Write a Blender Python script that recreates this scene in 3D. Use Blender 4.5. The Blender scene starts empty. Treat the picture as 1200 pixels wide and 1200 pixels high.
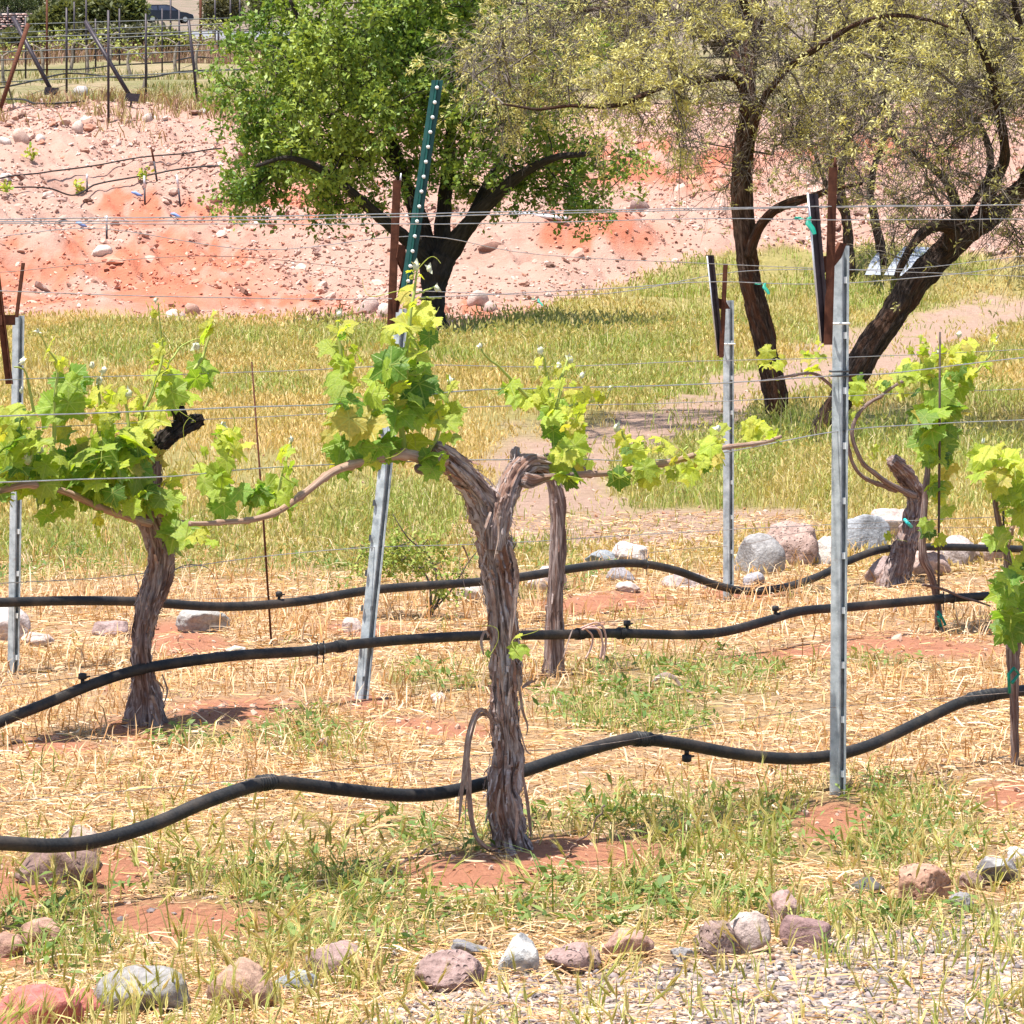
import bpy, bmesh, math, random
import numpy as np
from mathutils import Vector
random.seed(5)
RNG = np.random.default_rng(7)
sc = bpy.context.scene
COL = sc.collection

# ------------------------------------------------------------------ camera model
F = 4000.0; S = 1200.0
CZ = 1.48
PITCH = math.atan(300 / F)
CP, SP = math.cos(PITCH), math.sin(PITCH)
CAM = np.array([0.0, 0.0, CZ])

def ray(px, py):
    a = (px - 600) / F; b = (600 - py) / F
    return np.array([a, CP + b * SP, -SP + b * CP])

def proj(x, y, z):
    zz = z - CZ
    dep = y * CP - zz * SP
    up = y * SP + zz * CP
    return 600 + F * x / dep, 600 - F * up / dep

def zfor(Y, py):
    d = ray(600, py)
    return CZ + d[2] / d[1] * Y

def at(px, py, Y):
    d = ray(px, py)
    return CAM + d * (Y / d[1])

# ------------------------------------------------------------------ noise
def _h(ix, iy, iz, seed):
    with np.errstate(over='ignore'):
        h = (ix.astype(np.uint32) * np.uint32(374761393) + iy.astype(np.uint32) * np.uint32(668265263)
             + iz.astype(np.uint32) * np.uint32(2147483647 - 1274126) + np.uint32((seed * 144665) % 4294967291))
        h = (h ^ (h >> np.uint32(13))) * np.uint32(1274126177)
        h = (h ^ (h >> np.uint32(16))) * np.uint32(2246822519)
        h = h ^ (h >> np.uint32(13))
    return h.astype(np.float64) / 4294967295.0 * 2 - 1

def vn(x, y, z=0.0, seed=0):
    x, y, z = np.broadcast_arrays(np.asarray(x, float), np.asarray(y, float), np.asarray(z, float))
    fx, fy, fz = np.floor(x), np.floor(y), np.floor(z)
    ix, iy, iz = fx.astype(np.int64), fy.astype(np.int64), fz.astype(np.int64)
    u, v, w = x - fx, y - fy, z - fz
    u = u * u * (3 - 2 * u); v = v * v * (3 - 2 * v); w = w * w * (3 - 2 * w)
    r = 0
    for dx in (0, 1):
        for dy in (0, 1):
            for dz in (0, 1):
                r = r + _h(ix + dx, iy + dy, iz + dz, seed) * (u if dx else 1 - u) * (v if dy else 1 - v) * (w if dz else 1 - w)
    return r

def fbm(x, y, z=0.0, o=4, seed=0):
    r = 0; a = 0.5; f = 1.0
    for k in range(o):
        r = r + a * vn(np.asarray(x) * f, np.asarray(y) * f, np.asarray(z) * f, seed + k * 17)
        a *= 0.5; f *= 2.03
    return r

def sstep(a, b, x):
    t = np.clip((x - a) / (b - a), 0, 1)
    return t * t * (3 - 2 * t)

# ------------------------------------------------------------------ terrain
PROF = [(-60, 0.0), (16.0, 0.0), (25, zfor(25, 490)), (38, zfor(38, 408)), (45.5, zfor(45.5, 378)),
        (62, zfor(62, 137)), (67, zfor(67, 117)), (100, zfor(100, 54)), (280, zfor(280, 26)), (420, zfor(420, 2)), (560, zfor(560, -90)), (700, zfor(700, -190))]
PY = np.array([p[0] for p in PROF]); PZ = np.array([p[1] for p in PROF])
_yy = np.linspace(-60, 700, 7601)
_zz = np.interp(_yy, PY, PZ)
_k = np.hanning(31); _k /= _k.sum()
_zs = np.convolve(np.pad(_zz, 15, mode='edge'), _k, mode='valid')
def base_h(y):
    return np.interp(y, _yy, _zs)

def blob(px, py, L, soft=0.45):
    m = np.zeros(np.broadcast(px, py).shape)
    for e in L:
        cx, cy, rx, ry = e[:4]
        d = np.sqrt(((px - cx) / rx) ** 2 + ((py - cy) / ry) ** 2)
        m = np.maximum(m, 1 - sstep(1 - soft, 1 + soft, d))
    return m

HB_X = [-400, 0, 350, 470, 540, 600, 700, 800, 900, 1000, 1200, 1600]
HB_Y = [368, 372, 378, 388, 388, 372, 342, 314, 290, 288, 300, 310]
PATHS = [(690, 618, 170, 24), (640, 588, 85, 44), (640, 545, 70, 40), (690, 515, 62, 26), (755, 502, 64, 24), (820, 480, 60, 24), (880, 456, 62, 22), (940, 438, 64, 22),
         (1005, 420, 70, 26), (1055, 402, 72, 24), (1115, 380, 78, 19), (1190, 362, 82, 15), (1290, 350, 110, 14), (890, 612, 90, 20), (800, 606, 70, 16)]
CLEARS = [(550, 1034, 85, 34), (240, 1086, 95, 32), (290, 850, 85, 22), (1060, 772, 115, 20), (700, 1012, 70, 20), (986, 975, 42, 44), (604, 1030, 52, 34), (1190, 935, 30, 34)]
MOUNDS = [(560, 1018, 95, 26), (700, 1000, 105, 22), (235, 1072, 105, 24), (290, 843, 85, 17), (1060, 762, 120, 16),
          (215, 752, 55, 17), (150, 1022, 45, 28), (55, 872, 65, 9), (705, 706, 75, 15), (505, 852, 70, 10), (930, 770, 90, 9),
          (20, 1110, 60, 26), (1000, 955, 55, 12), (420, 735, 50, 14), (20, 1040, 60, 30), (880, 700, 60, 10), (985, 966, 48, 26), (424, 828, 34, 12), (600, 1012, 70, 16), (172, 858, 50, 10), (1190, 932, 34, 18)]
GREENS = [(450, 625, 150, 60), (620, 640, 90, 50), (800, 545, 110, 70), (1110, 540, 130, 75), (960, 345, 330, 45), (640, 392, 130, 36), (250, 640, 160, 34),  # ellipse by the broad tree: green grass, enlarged to paint in tree shade
          (80, 655, 150, 28), (740, 825, 110, 36), (780, 975, 170, 42), (1010, 965, 140, 44), (430, 1065, 190, 48), (60, 1095, 90, 50),
          (740, 1050, 240, 34), (1060, 782, 60, 10), (1100, 1090, 130, 40), (520, 800, 70, 16), (850, 790, 90, 22), (360, 880, 70, 24),
          (760, 440, 130, 40), (540, 985, 70, 28), (250, 870, 60, 16), (930, 480, 80, 40), (300, 440, 60, 30), (150, 410, 160, 26), (420, 395, 90, 18)]
REDS = [(190, 322, 120, 40), (335, 354, 65, 14), (50, 332, 110, 34), (780, 197, 110, 24), (345, 240, 70, 18), (210, 250, 60, 14),
        (560, 372, 60, 10), (1010, 178, 90, 16), (700, 275, 70, 16), (450, 372, 40, 10), (250, 310, 60, 20)]
GRAV_X = [-800, 0, 380, 480, 600, 760, 860, 960, 1080, 1200, 1900]
GRAV_Y = [1290, 1250, 1212, 1178, 1158, 1150, 1140, 1120, 1095, 1062, 960]

def masks(x, y, z):
    n1 = fbm(x * 1.3, y * 1.3, 0, 3, 3); n2 = fbm(x * .35 + 9, y * .35, 0, 3, 5)
    yy = np.maximum(y, 3.0)
    px, py = proj(x, yy, z)
    sc_ = F / yy
    jx = px + n1 * .25 * np.minimum(sc_, 200); jy = py + fbm(x * 1.5 + 40, y * .8, 0, 3, 8) * .09 * np.minimum(sc_, 250)
    m = {}
    hb = np.interp(jx, HB_X, HB_Y)
    m['hill'] = sstep(5, -5, py - hb + n1 * 14) * (y > 30)
    m['far'] = sstep(98, 112, y + n2 * 12)
    m['terr'] = sstep(64.0, 67.0, y + n2 * 4)
    m['path'] = np.clip(blob(jx, jy + fbm(x * 2.5, y * 2.5, 0, 3, 14) * 16, PATHS, .35) * (1 + fbm(x * 3, y * 3, 0, 3, 15) * .7), 0, 1) * (y > 15)
    m['mound'] = blob(jx, jy, MOUNDS) * (y < 18)
    m['green'] = np.clip(blob(jx, jy, GREENS, .6) + n1 * .5, 0, 1)
    n3 = fbm(x * 3.1, y * 1.2, 0, 4, 9)
    m['red'] = np.clip(blob(jx + n3 * 60, jy + n3 * 30, REDS, .75) * (1 + n1 * 1.3 + n3 * 1.4), 0, 1) * (y > 30)
    m['grav'] = sstep(-10, 12, py - np.interp(px, GRAV_X, GRAV_Y) + n1 * 40) * (y < 12)
    m['mead'] = sstep(15.6, 17.2, y + n2 * 2.5) * (1 - m['hill'])
    m['pnear'] = blob(jx, jy - 14, [(e[0], e[1], e[2] * 1.15, e[3] * 1.9) for e in PATHS], .4) * (y > 15)
    m['clear'] = blob(jx, jy, CLEARS, .4) * (y < 13)
    m['px'], m['py'] = px, py
    return m

BUMPS = []      # (x, y, radius, height), filled from pixel positions on the flat ground
def _flat(px, py):
    d = ray(px, py); t = -CZ / d[2]
    return CAM + d * t
for px, py, rpx, h in [(545, 1024, 80, .05), (235, 1072, 120, .05), (120, 868, 60, .02), (290, 845, 90, .05), (1060, 765, 130, .07),
                       (215, 755, 50, .07), (40, 1050, 90, .06), (705, 706, 60, .05), (690, 1005, 90, .03), (150, 1025, 60, .03)]:
    p = _flat(px, py); BUMPS.append((p[0], p[1], rpx * p[1] / F, h))

def H(x, y):
    x = np.asarray(x, float); y = np.asarray(y, float)
    z = base_h(y)
    near = sstep(30, 12, y)
    far = sstep(44, 50, y)
    top = sstep(60, 66, y)
    z = z + near * (fbm(x * 1.1, y * 1.1, 0, 3, 21) * .018 + fbm(x * 7, y * 7, 0, 2, 22) * .012)
    z = z + sstep(14, 25, y) * (1 - far) * fbm(x * .5, y * .5, 0, 3, 23) * .10
    z = z + far * (1 - top) * (fbm(x * .35, y * .35, 0, 4, 24) * .7 + fbm(x * 2.1, y * 2.1, 0, 3, 26) * .12 - np.abs(fbm(x * 1.5 + y * .7, y * .22, 0, 4, 27)) * .35)
    z = z + top * sstep(0, 1, 1) * fbm(x * .25, y * .25, 0, 3, 25) * .25 * sstep(160, 100, y)
    for bx, by, r, h in BUMPS:
        z = z + .55 * h * np.exp(-((x - bx) ** 2 + (y - by) ** 2) / (r * r) * 1.6)
    return z

_T = np.exp(np.linspace(math.log(4.0), math.log(650), 5000))
def GT(px, py):
    """first hit of the sight line with the terrain"""
    d = ray(px, py)
    P = CAM + _T[:, None] * d
    f = P[:, 2] - H(P[:, 0], P[:, 1])
    i = int(np.argmax(f < 0))
    if f[i] >= 0: i = len(_T) - 1
    t = _T[i - 1] + (_T[i] - _T[i - 1]) * f[i - 1] / (f[i - 1] - f[i] + 1e-12)
    p = CAM + t * d
    p[2] = float(H(p[0], p[1]))
    return p

def on(x, y): return np.array([x, y, float(H(x, y))])

# rows of the vineyard: three parallel vertical planes
RD = np.array([1.0625, 1.0028, 0.0]); RD /= np.linalg.norm(RD)
RN = np.array([-RD[1], RD[0], 0.0])            # horizontal normal, pointing away from the camera
RB = [_flat(600, 997), _flat(600, 800), _flat(600, 729)]
def RP(k, px, py, off=0.0):
    """point of the row plane k (pushed off metres to the camera) on a sight line"""
    d = ray(px, py)
    t = ((RB[k] - CAM) @ RN - off) / (d @ RN)
    return CAM + d * t

# ------------------------------------------------------------------ mesh building
def mk(name, V, Fs, mat, parent=None, col=None, vec=None, uv=None, smooth=True, loc=None):
    V = np.ascontiguousarray(V, dtype=np.float32)
    me = bpy.data.meshes.new(name)
    me.vertices.add(len(V)); 
    if loc is not None: V = V - np.asarray(loc, dtype=np.float32)
    me.vertices.foreach_set('co', V.ravel())
    if not isinstance(Fs, (list, tuple)): Fs = [Fs]
    Fs = [np.asarray(f, dtype=np.int32) for f in Fs if len(f)]
    li = np.concatenate([f.ravel() for f in Fs])
    ln = np.concatenate([np.full(len(f), f.shape[1], dtype=np.int32) for f in Fs])
    ls = np.concatenate([[0], np.cumsum(ln)[:-1]]).astype(np.int32)
    me.loops.add(len(li)); me.loops.foreach_set('vertex_index', li)
    me.polygons.add(len(ln)); me.polygons.foreach_set('loop_start', ls)
    try: me.polygons.foreach_set('loop_total', ln)
    except Exception: pass
    me.polygons.foreach_set('use_smooth', np.full(len(ln), smooth))
    if col is not None:
        a = me.attributes.new('col', 'FLOAT_COLOR', 'POINT')
        c = np.ones((len(V), 4), dtype=np.float32); c[:, :3] = col
        a.data.foreach_set('color', c.ravel())
    if vec is not None:
        a = me.attributes.new('tex', 'FLOAT_VECTOR', 'POINT')
        a.data.foreach_set('vector', np.ascontiguousarray(vec, dtype=np.float32).ravel())
    if uv is not None:
        for k, v in uv.items():
            a = me.attributes.new(k, 'FLOAT', 'POINT')
            a.data.foreach_set('value', np.ascontiguousarray(v, dtype=np.float32).ravel())
    me.update(calc_edges=True); me.validate()
    if mat: me.materials.append(mat)
    o = bpy.data.objects.new(name, me); COL.objects.link(o)
    if loc is not None: o.location = [float(v) for v in loc]
    if parent is not None:
        o.parent = parent
        if loc is None: o.matrix_parent_inverse = parent.matrix_world.inverted() if False else o.matrix_parent_inverse
    return o

class MB:
    """collects pieces into one mesh"""
    def __init__(s): s.V = []; s.F = {3: [], 4: []}; s.C = []; s.T = []; s.n = 0
    def add(s, V, Fs, col=None, tex=None):
        V = np.asarray(V, float)
        if not isinstance(Fs, (list, tuple)): Fs = [Fs]
        for f in Fs:
            f = np.asarray(f)
            if len(f): s.F[f.shape[1]].append(f + s.n)
        s.V.append(V); s.n += len(V)
        s.C.append(np.broadcast_to(np.asarray(col if col is not None else (1, 1, 1), float), (len(V), 3)))
        s.T.append(np.asarray(tex, float) if tex is not None else np.zeros((len(V), 3)))
        return s
    def build(s, name, mat, parent=None, smooth=True, origin=None):
        V = np.concatenate(s.V)
        Fs = [np.concatenate(s.F[k]) for k in (3, 4) if s.F[k]]
        if parent is not None and origin is None: origin = parent.get('_o')
        V2 = V - np.array(origin) if origin is not None else V
        o = mk(name, V2, Fs, mat, None, np.concatenate(s.C), np.concatenate(s.T), smooth=smooth)
        if parent is not None:
            o.parent = parent; o['_o'] = [float(v) for v in origin]
        elif origin is not None: o.location = [float(v) for v in origin]
        return o

ROOTS = []
def tag(o, label, cat, group=None):
    o['label'] = label; o['category'] = cat
    if group: o['group'] = group
    return o
def thing(name, loc, label, cat, group=None):
    o = bpy.data.objects.new(name, None); COL.objects.link(o)
    o.empty_display_size = .1
    o.location = [float(v) for v in loc]; o['_o'] = [float(v) for v in loc]
    ROOTS.append(o)
    return tag(o, label, cat, group)
def kind(o, k): o['kind'] = k; return o

def resample(P, n):
    """Catmull-Rom through the rows of P (positions plus radius column)"""
    P = np.asarray(P, float)
    if len(P) == 2:
        t = np.linspace(0, 1, n)[:, None]; return P[0] * (1 - t) + P[1] * t
    Q = np.vstack([2 * P[0] - P[1], P, 2 * P[-1] - P[-2]])
    L = np.r_[0, np.cumsum(np.linalg.norm(np.diff(P[:, :3], axis=0), axis=1))]
    s = np.linspace(0, L[-1], n)
    i = np.clip(np.searchsorted(L, s, side='right') - 1, 0, len(P) - 2)
    t = ((s - L[i]) / (L[i + 1] - L[i] + 1e-12))[:, None]
    a, b, c, d = Q[i], Q[i + 1], Q[i + 2], Q[i + 3]
    return .5 * (2 * b + (c - a) * t + (2 * a - 5 * b + 4 * c - d) * t ** 2 + (3 * b - a - 3 * c + d) * t ** 3)

def frames(P):
    T = np.gradient(P, axis=0); T /= np.linalg.norm(T, axis=1)[:, None] + 1e-12
    a = np.array([0, 0, 1.0]) if abs(T[0][2]) < .9 else np.array([0, 1.0, 0])
    N = np.zeros_like(P)
    n = np.cross(T[0], a); n /= np.linalg.norm(n); N[0] = n
    for i in range(1, len(P)):
        n = n - T[i] * (n @ T[i]); n /= np.linalg.norm(n) + 1e-12; N[i] = n
    return T, N, np.cross(T, N)

def ringmesh(n, s, cap=True):
    i = np.arange(n - 1)[:, None] * s; j = np.arange(s)[None, :]; k = (j + 1) % s
    q = np.stack([i + j, i + k, i + s + k, i + s + j], -1).reshape(-1, 4)
    return q

def tube(P, R, s=6, cap=True, disp=None):
    P = np.asarray(P, float); R = np.broadcast_to(np.asarray(R, float), (len(P),))
    T, N, B = frames(P)
    th = np.arange(s) / s * 2 * math.pi
    rr = R[:, None] * np.ones((1, s))
    if disp is not None: rr = rr * disp
    V = P[:, None] + rr[..., None] * (np.cos(th)[None, :, None] * N[:, None] + np.sin(th)[None, :, None] * B[:, None])
    V = V.reshape(-1, 3)
    q = ringmesh(len(P), s)
    Fs = [q]
    if cap:
        n = len(V); V = np.vstack([V, P[0], P[-1]])
        j = np.arange(s); k = (j + 1) % s; o = (len(P) - 1) * s
        Fs.append(np.vstack([np.stack([np.full(s, n), k, j], -1), np.stack([np.full(s, n + 1), o + j, o + k], -1)]))
    return V, Fs

def bark(P, n, s, seed, amp=.2, twist=2.0, fr=4.0, stretch=9.0, lump=.10):
    """tube with shaggy, twisted lengthwise ridges; returns V, Fs, tex"""
    Q = resample(P, n); P3 = Q[:, :3]; R = Q[:, 3]
    L = np.r_[0, np.cumsum(np.linalg.norm(np.diff(P3, axis=0), axis=1))]
    th = np.arange(s) / s * 2 * math.pi
    a = th[None, :] + L[:, None] * twist + .5 * fbm(L[:, None] * 3, 0, 0, 2, seed)
    cx, cy = np.cos(a), np.sin(a); l = L[:, None] * np.ones((1, s))
    rid = 1 - np.abs(fbm(cx * fr, cy * fr, l * stretch, 3, seed)) * 3.2
    rid2 = 1 - np.abs(fbm(cx * fr * 2.3, cy * fr * 2.3, l * stretch * 1.2, 2, seed + 5)) * 3.5
    lum = fbm(cx * 1.1, cy * 1.1, l * 9, 2, seed + 9)
    pl = fbm(cx * fr * 1.3, cy * fr * 1.3, l * stretch * 1.9, 2, seed + 13)
    disp = 1 + amp * .7 * (rid - .45) + amp * .5 * (rid2 - .4) + lump * lum * 2 + amp * .55 * (sstep(-.06, .03, pl) - .5) + amp * .3 * (sstep(.1, .14, pl) - .3)
    V, Fs = tube(P3, R, s, True, disp)
    tex = np.stack([cx, cy, l], -1).reshape(-1, 3)
    tex = np.vstack([tex, tex[:1], tex[-1:]])
    return V, Fs, tex

def peel(V, tex, n, s, count, seed, wid=.007, ln=(5, 16), lift=.010):
    """ragged strips of bark lifting off a ring mesh of n rings by s sides"""
    r = np.random.default_rng(seed); G = V[:n * s].reshape(n, s, 3); TX = tex[:n * s].reshape(n, s, 3); cen = G.mean(1)
    Vo, Fo, To, m = [], [], [], 0
    for _ in range(count):
        L = int(r.integers(*ln)); L = min(L, n - 4); i0 = int(r.integers(1, n - L - 1)); j = int(r.integers(0, s)); dj = r.uniform(-.12, .12)
        w = wid * r.uniform(.35, 1.2); up = r.random() < .4; lf = lift * r.uniform(.15, 1.5)
        rows = []
        for k in range(L):
            i = i0 + k; jj = int(round(j + dj * k)) % s; p = G[i, jj]; o = p - cen[i]; o = o / (np.linalg.norm(o) + 1e-9)
            t = G[min(i + 1, n - 1), jj] - G[max(i - 1, 0), jj]; sd = np.cross(t, o); sd /= np.linalg.norm(sd) + 1e-9
            f = k / (L - 1); e = (1 - f) if up else f
            ww = w * (.25 + .75 * math.sin(math.pi * min(1, .15 + .8 * (1 - e))))
            c = p + o * (.0012 + lf * e ** 2.2); rows += [c - sd * ww * .5, c + o * .0018, c + sd * ww * .5]
            To += [TX[i, jj] + [.21, .1, .37]] * 3
        Vo += rows; q = np.arange(L - 1)[:, None] * 3 + m
        Fo += [np.hstack([q, q + 1, q + 4, q + 3]), np.hstack([q + 1, q + 2, q + 5, q + 4])]; m += L * 3
    return np.array(Vo), [np.vstack(Fo)], np.array(To)

def box(c, ax, ay, az):
    """box from centre and three half-axis vectors"""
    c, ax, ay, az = [np.asarray(v, float) for v in (c, ax, ay, az)]
    V = np.array([c + i * ax + j * ay + k * az for k in (-1, 1) for j in (-1, 1) for i in (-1, 1)])
    Fq = np.array([[0, 2, 3, 1], [4, 5, 7, 6], [0, 1, 5, 4], [2, 6, 7, 3], [0, 4, 6, 2], [1, 3, 7, 5]])
    return V, Fq

def extrude(sec, p0, p1, ax, ay):
    """open sheet section (list of thin polygons already closed) swept from p0 to p1"""
    sec = np.asarray(sec, float); n = len(sec)
    a = p0 + sec[:, :1] * ax + sec[:, 1:] * ay
    b = p1 + sec[:, :1] * ax + sec[:, 1:] * ay
    V = np.vstack([a, b]); i = np.arange(n); k = (i + 1) % n
    return V, np.stack([i, k, k + n, i + n], -1)

def sheet_section(path, t):
    """closed outline of a bent sheet of thickness t along a 2-D path"""
    path = np.asarray(path, float)
    d = np.gradient(path, axis=0); d /= np.linalg.norm(d, axis=1)[:, None]
    n = np.stack([-d[:, 1], d[:, 0]], -1)
    return np.vstack([path + n * t / 2, (path - n * t / 2)[::-1]])

def rot_batch(t, n):
    """orthonormal frames: y axis along t, z axis near n"""
    t = t / (np.linalg.norm(t, axis=1)[:, None] + 1e-9)
    x = np.cross(t, n); x /= np.linalg.norm(x, axis=1)[:, None] + 1e-9
    z = np.cross(x, t)
    return x, t, z

def rand_dirs(n, up=0.0):
    v = RNG.normal(size=(n, 3)); v[:, 2] += up
    return v / np.linalg.norm(v, axis=1)[:, None]

def blades(P, h, w, lean, az=None, bend=.5, seg3=False):
    """curved grass blades: base points P, height h, width w, lean (horizontal reach / height)"""
    n = len(P)
    a = RNG.uniform(0, 2 * math.pi, n) if az is None else az
    f = RNG.uniform(0, 2 * math.pi, n)
    side = np.stack([np.cos(f), np.sin(f), np.zeros(n)], -1) * (w / 2)[:, None]
    d = np.stack([np.cos(a), np.sin(a), np.zeros(n)], -1) * (lean * h)[:, None]
    up = np.zeros((n, 3)); up[:, 2] = h
    mid = P + d * bend * .55 + up * .58
    tip = P + d + up * (1 - .25 * np.minimum(lean, 1.2)[:, None])
    V = np.stack([P - side, P + side, mid - side * .8, mid + side * .8, tip], 1).reshape(-1, 3)
    b = np.arange(n)[:, None] * 5
    return V, [np.hstack([b, b + 1, b + 3, b + 2]), np.hstack([b + 2, b + 3, b + 4])], 5

def straws(P, L, w, z):
    """thin bits of straw lying on the ground"""
    n = len(P)
    a = RNG.uniform(0, 2 * math.pi, n); c = RNG.normal(0, .5, n); tl = RNG.normal(0, .22, n)
    d0 = np.stack([np.cos(a), np.sin(a), tl], -1); d1 = np.stack([np.cos(a + c), np.sin(a + c), tl * .3 - .05], -1)
    sd = np.stack([-np.sin(a), np.cos(a), RNG.normal(0, .5, n)], -1) * (w / 2)[:, None]
    p0 = P + np.stack([0 * z, 0 * z, z], -1); p1 = p0 + d0 * (L / 2)[:, None]; p2 = p1 + d1 * (L / 2)[:, None]
    V = np.stack([p0 - sd, p0 + sd, p1 - sd, p1 + sd, p2 - sd * .6, p2 + sd * .6], 1).reshape(-1, 3)
    b = np.arange(n)[:, None] * 6
    return V, [np.vstack([np.hstack([b, b + 1, b + 3, b + 2]), np.hstack([b + 2, b + 3, b + 5, b + 4])])], 6

def heads(P, up, L, w, nawn=5):
    """seed heads: three crossed diamonds and a brush of awns"""
    n = len(P); V = []; Fq = []; Ft = []; m = 0
    r0 = rand_dirs(n)
    x = np.cross(up, r0); x /= np.linalg.norm(x, axis=1)[:, None]; y = np.cross(up, x)
    b = np.arange(n)[:, None]
    for k in range(3):
        a = k * math.pi / 3
        s = (x * math.cos(a) + y * math.sin(a)) * (w / 2)[:, None]
        q = np.stack([P, P + up * (L * .4)[:, None] + s, P + up * L[:, None], P + up * (L * .4)[:, None] - s], 1).reshape(-1, 3)
        V.append(q); Fq.append(np.hstack([m + b * 4 + i for i in range(4)])); m += 4 * n
    for k in range(nawn):
        d = up + rand_dirs(n) * .33
        o = P + up * (L * RNG.uniform(.3, .8, n))[:, None]
        s = np.cross(d, r0); s = s / (np.linalg.norm(s, axis=1)[:, None] + 1e-9) * (w * .09)[:, None]
        q = np.stack([o - s, o + s, o + d * (L * 1.0)[:, None]], 1).reshape(-1, 3)
        V.append(q); Ft.append(np.hstack([m + b * 3 + i for i in range(3)])); m += 3 * n
    return np.concatenate(V), [np.vstack(Fq), np.vstack(Ft)] if Ft else [np.vstack(Fq)]

def twigs(P0, D, L, r0, sag=0.2, s=3):
    """batch of small curved three-sided twigs"""
    n = len(P0)
    D = D / (np.linalg.norm(D, axis=1)[:, None] + 1e-9)
    j = rand_dirs(n) * .35
    P1 = P0 + (D + j * .6) * (L * .5)[:, None]
    D2 = D + j; D2[:, 2] -= sag
    P2 = P1 + D2 * (L * .5)[:, None]
    x = np.cross(D, rand_dirs(n)); x /= np.linalg.norm(x, axis=1)[:, None] + 1e-9
    y = np.cross(D, x)
    rings = []
    for P, f in ((P0, 1.0), (P1, .75), (P2, .35)):
        for k in range(s):
            a = 2 * math.pi * k / s
            rings.append(P + (x * math.cos(a) + y * math.sin(a)) * (r0 * f)[:, None])
    V = np.stack(rings, 1).reshape(-1, 3)
    b = np.arange(n)[:, None] * 3 * s
    q = []
    for i in range(2):
        for k in range(s):
            k2 = (k + 1) % s
            q.append(np.hstack([b + i * s + k, b + i * s + k2, b + (i + 1) * s + k2, b + (i + 1) * s + k]))
    return V, [np.vstack(q)], P1, P2, 3 * s

def leafquads(P, t, nrm, L, w):
    x, y, z = rot_batch(t, nrm)
    s = x * (w / 2)[:, None]
    m = P + y * (L * .5)[:, None] + z * (L * .08)[:, None]
    V = np.stack([P, m + s, P + y * L[:, None], m - s], 1).reshape(-1, 3)
    b = np.arange(len(P))[:, None] * 4
    return V, [np.hstack([b, b + 1, b + 2, b + 3])], 4

# grape leaf template: five lobes, toothed edge, sinus at the stalk
def _leaf_template():
    n = 56
    th = -math.pi + (np.arange(n) + .5) / n * 2 * math.pi
    r = np.full(n, .70)
    for a, l, w in ((0, 1.0, .44), (.98, .93, .42), (-.98, .93, .42), (1.95, .82, .52), (-1.95, .82, .52)):
        r = np.maximum(r, l * np.exp(-((th - a) / w) ** 2 * .85))
    r = np.where(np.abs(th) > 2.85, r * .5, r)
    r = r * (1 + .05 * np.where(np.arange(n) % 2 == 0, 1, -1))
    rings = [np.zeros((1, 2))]
    for f in (.33, .68, 1.0):
        rr = r * f if f == 1.0 else (r * .6 + .4 * np.minimum(r, .6)) * f
        rings.append(np.stack([np.sin(th) * rr, np.cos(th) * rr], -1))
    P = np.vstack(rings)
    j = np.arange(n); k = (j + 1) % n
    tri = np.stack([np.zeros(n, int), 1 + j, 1 + k], -1)
    qs = [np.stack([1 + i * n + j, 1 + (i + 1) * n + j, 1 + (i + 1) * n + k, 1 + i * n + k], -1) for i in (0, 1)]
    return P, [tri, np.vstack(qs)]
LT, LF = _leaf_template()

def grape_leaves(P, t, nrm, size, mb, cols):
    """batch of lobed leaves; P stalk point, t towards the tip, size = tip length"""
    n = len(P)
    x, y, z = rot_batch(t, nrm)
    u, v = LT[:, 0], LT[:, 1]
    rad = np.sqrt(u * u + v * v); th = np.abs(np.arctan2(u, v))
    vein = np.abs(((th / .98) % 1.0) - .5) * 2         # 1 on veins, 0 between
    curl = RNG.uniform(.05, .55, n); fold = RNG.uniform(-.15, .45, n); wave = RNG.uniform(.04, .14, n); ph = RNG.uniform(0, 6, n)
    zz = (-curl[:, None] * (rad ** 2)[None] * .55 + fold[:, None] * np.abs(u)[None] * .8
          - wave[:, None] * (vein * rad)[None] + wave[:, None] * .7 * np.sin(th * 4 + ph[:, None]) * rad[None])
    uu = u[None] * RNG.uniform(.88, 1.12, n)[:, None]
    V = P[:, None] + size[:, None, None] * (uu[..., None] * x[:, None] + v[None, :, None] * y[:, None] + zz[..., None] * z[:, None])
    m = len(LT); b = np.arange(n)[:, None, None] * m
    Fs = [(f[None] + b).reshape(-1, f.shape[1]) for f in LF]
    tex = np.broadcast_to(np.stack([u, v, 0 * u], -1)[None], (n, m, 3)).copy(); tex[:, :, 2] = RNG.uniform(0, 50, n)[:, None]
    C = np.repeat(cols, m, axis=0)
    mb.add(V.reshape(-1, 3), Fs, C, tex.reshape(-1, 3))

def mixc(a, b, t):
    t = np.asarray(t)[..., None]
    return np.asarray(a) * (1 - t) + np.asarray(b) * t
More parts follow.
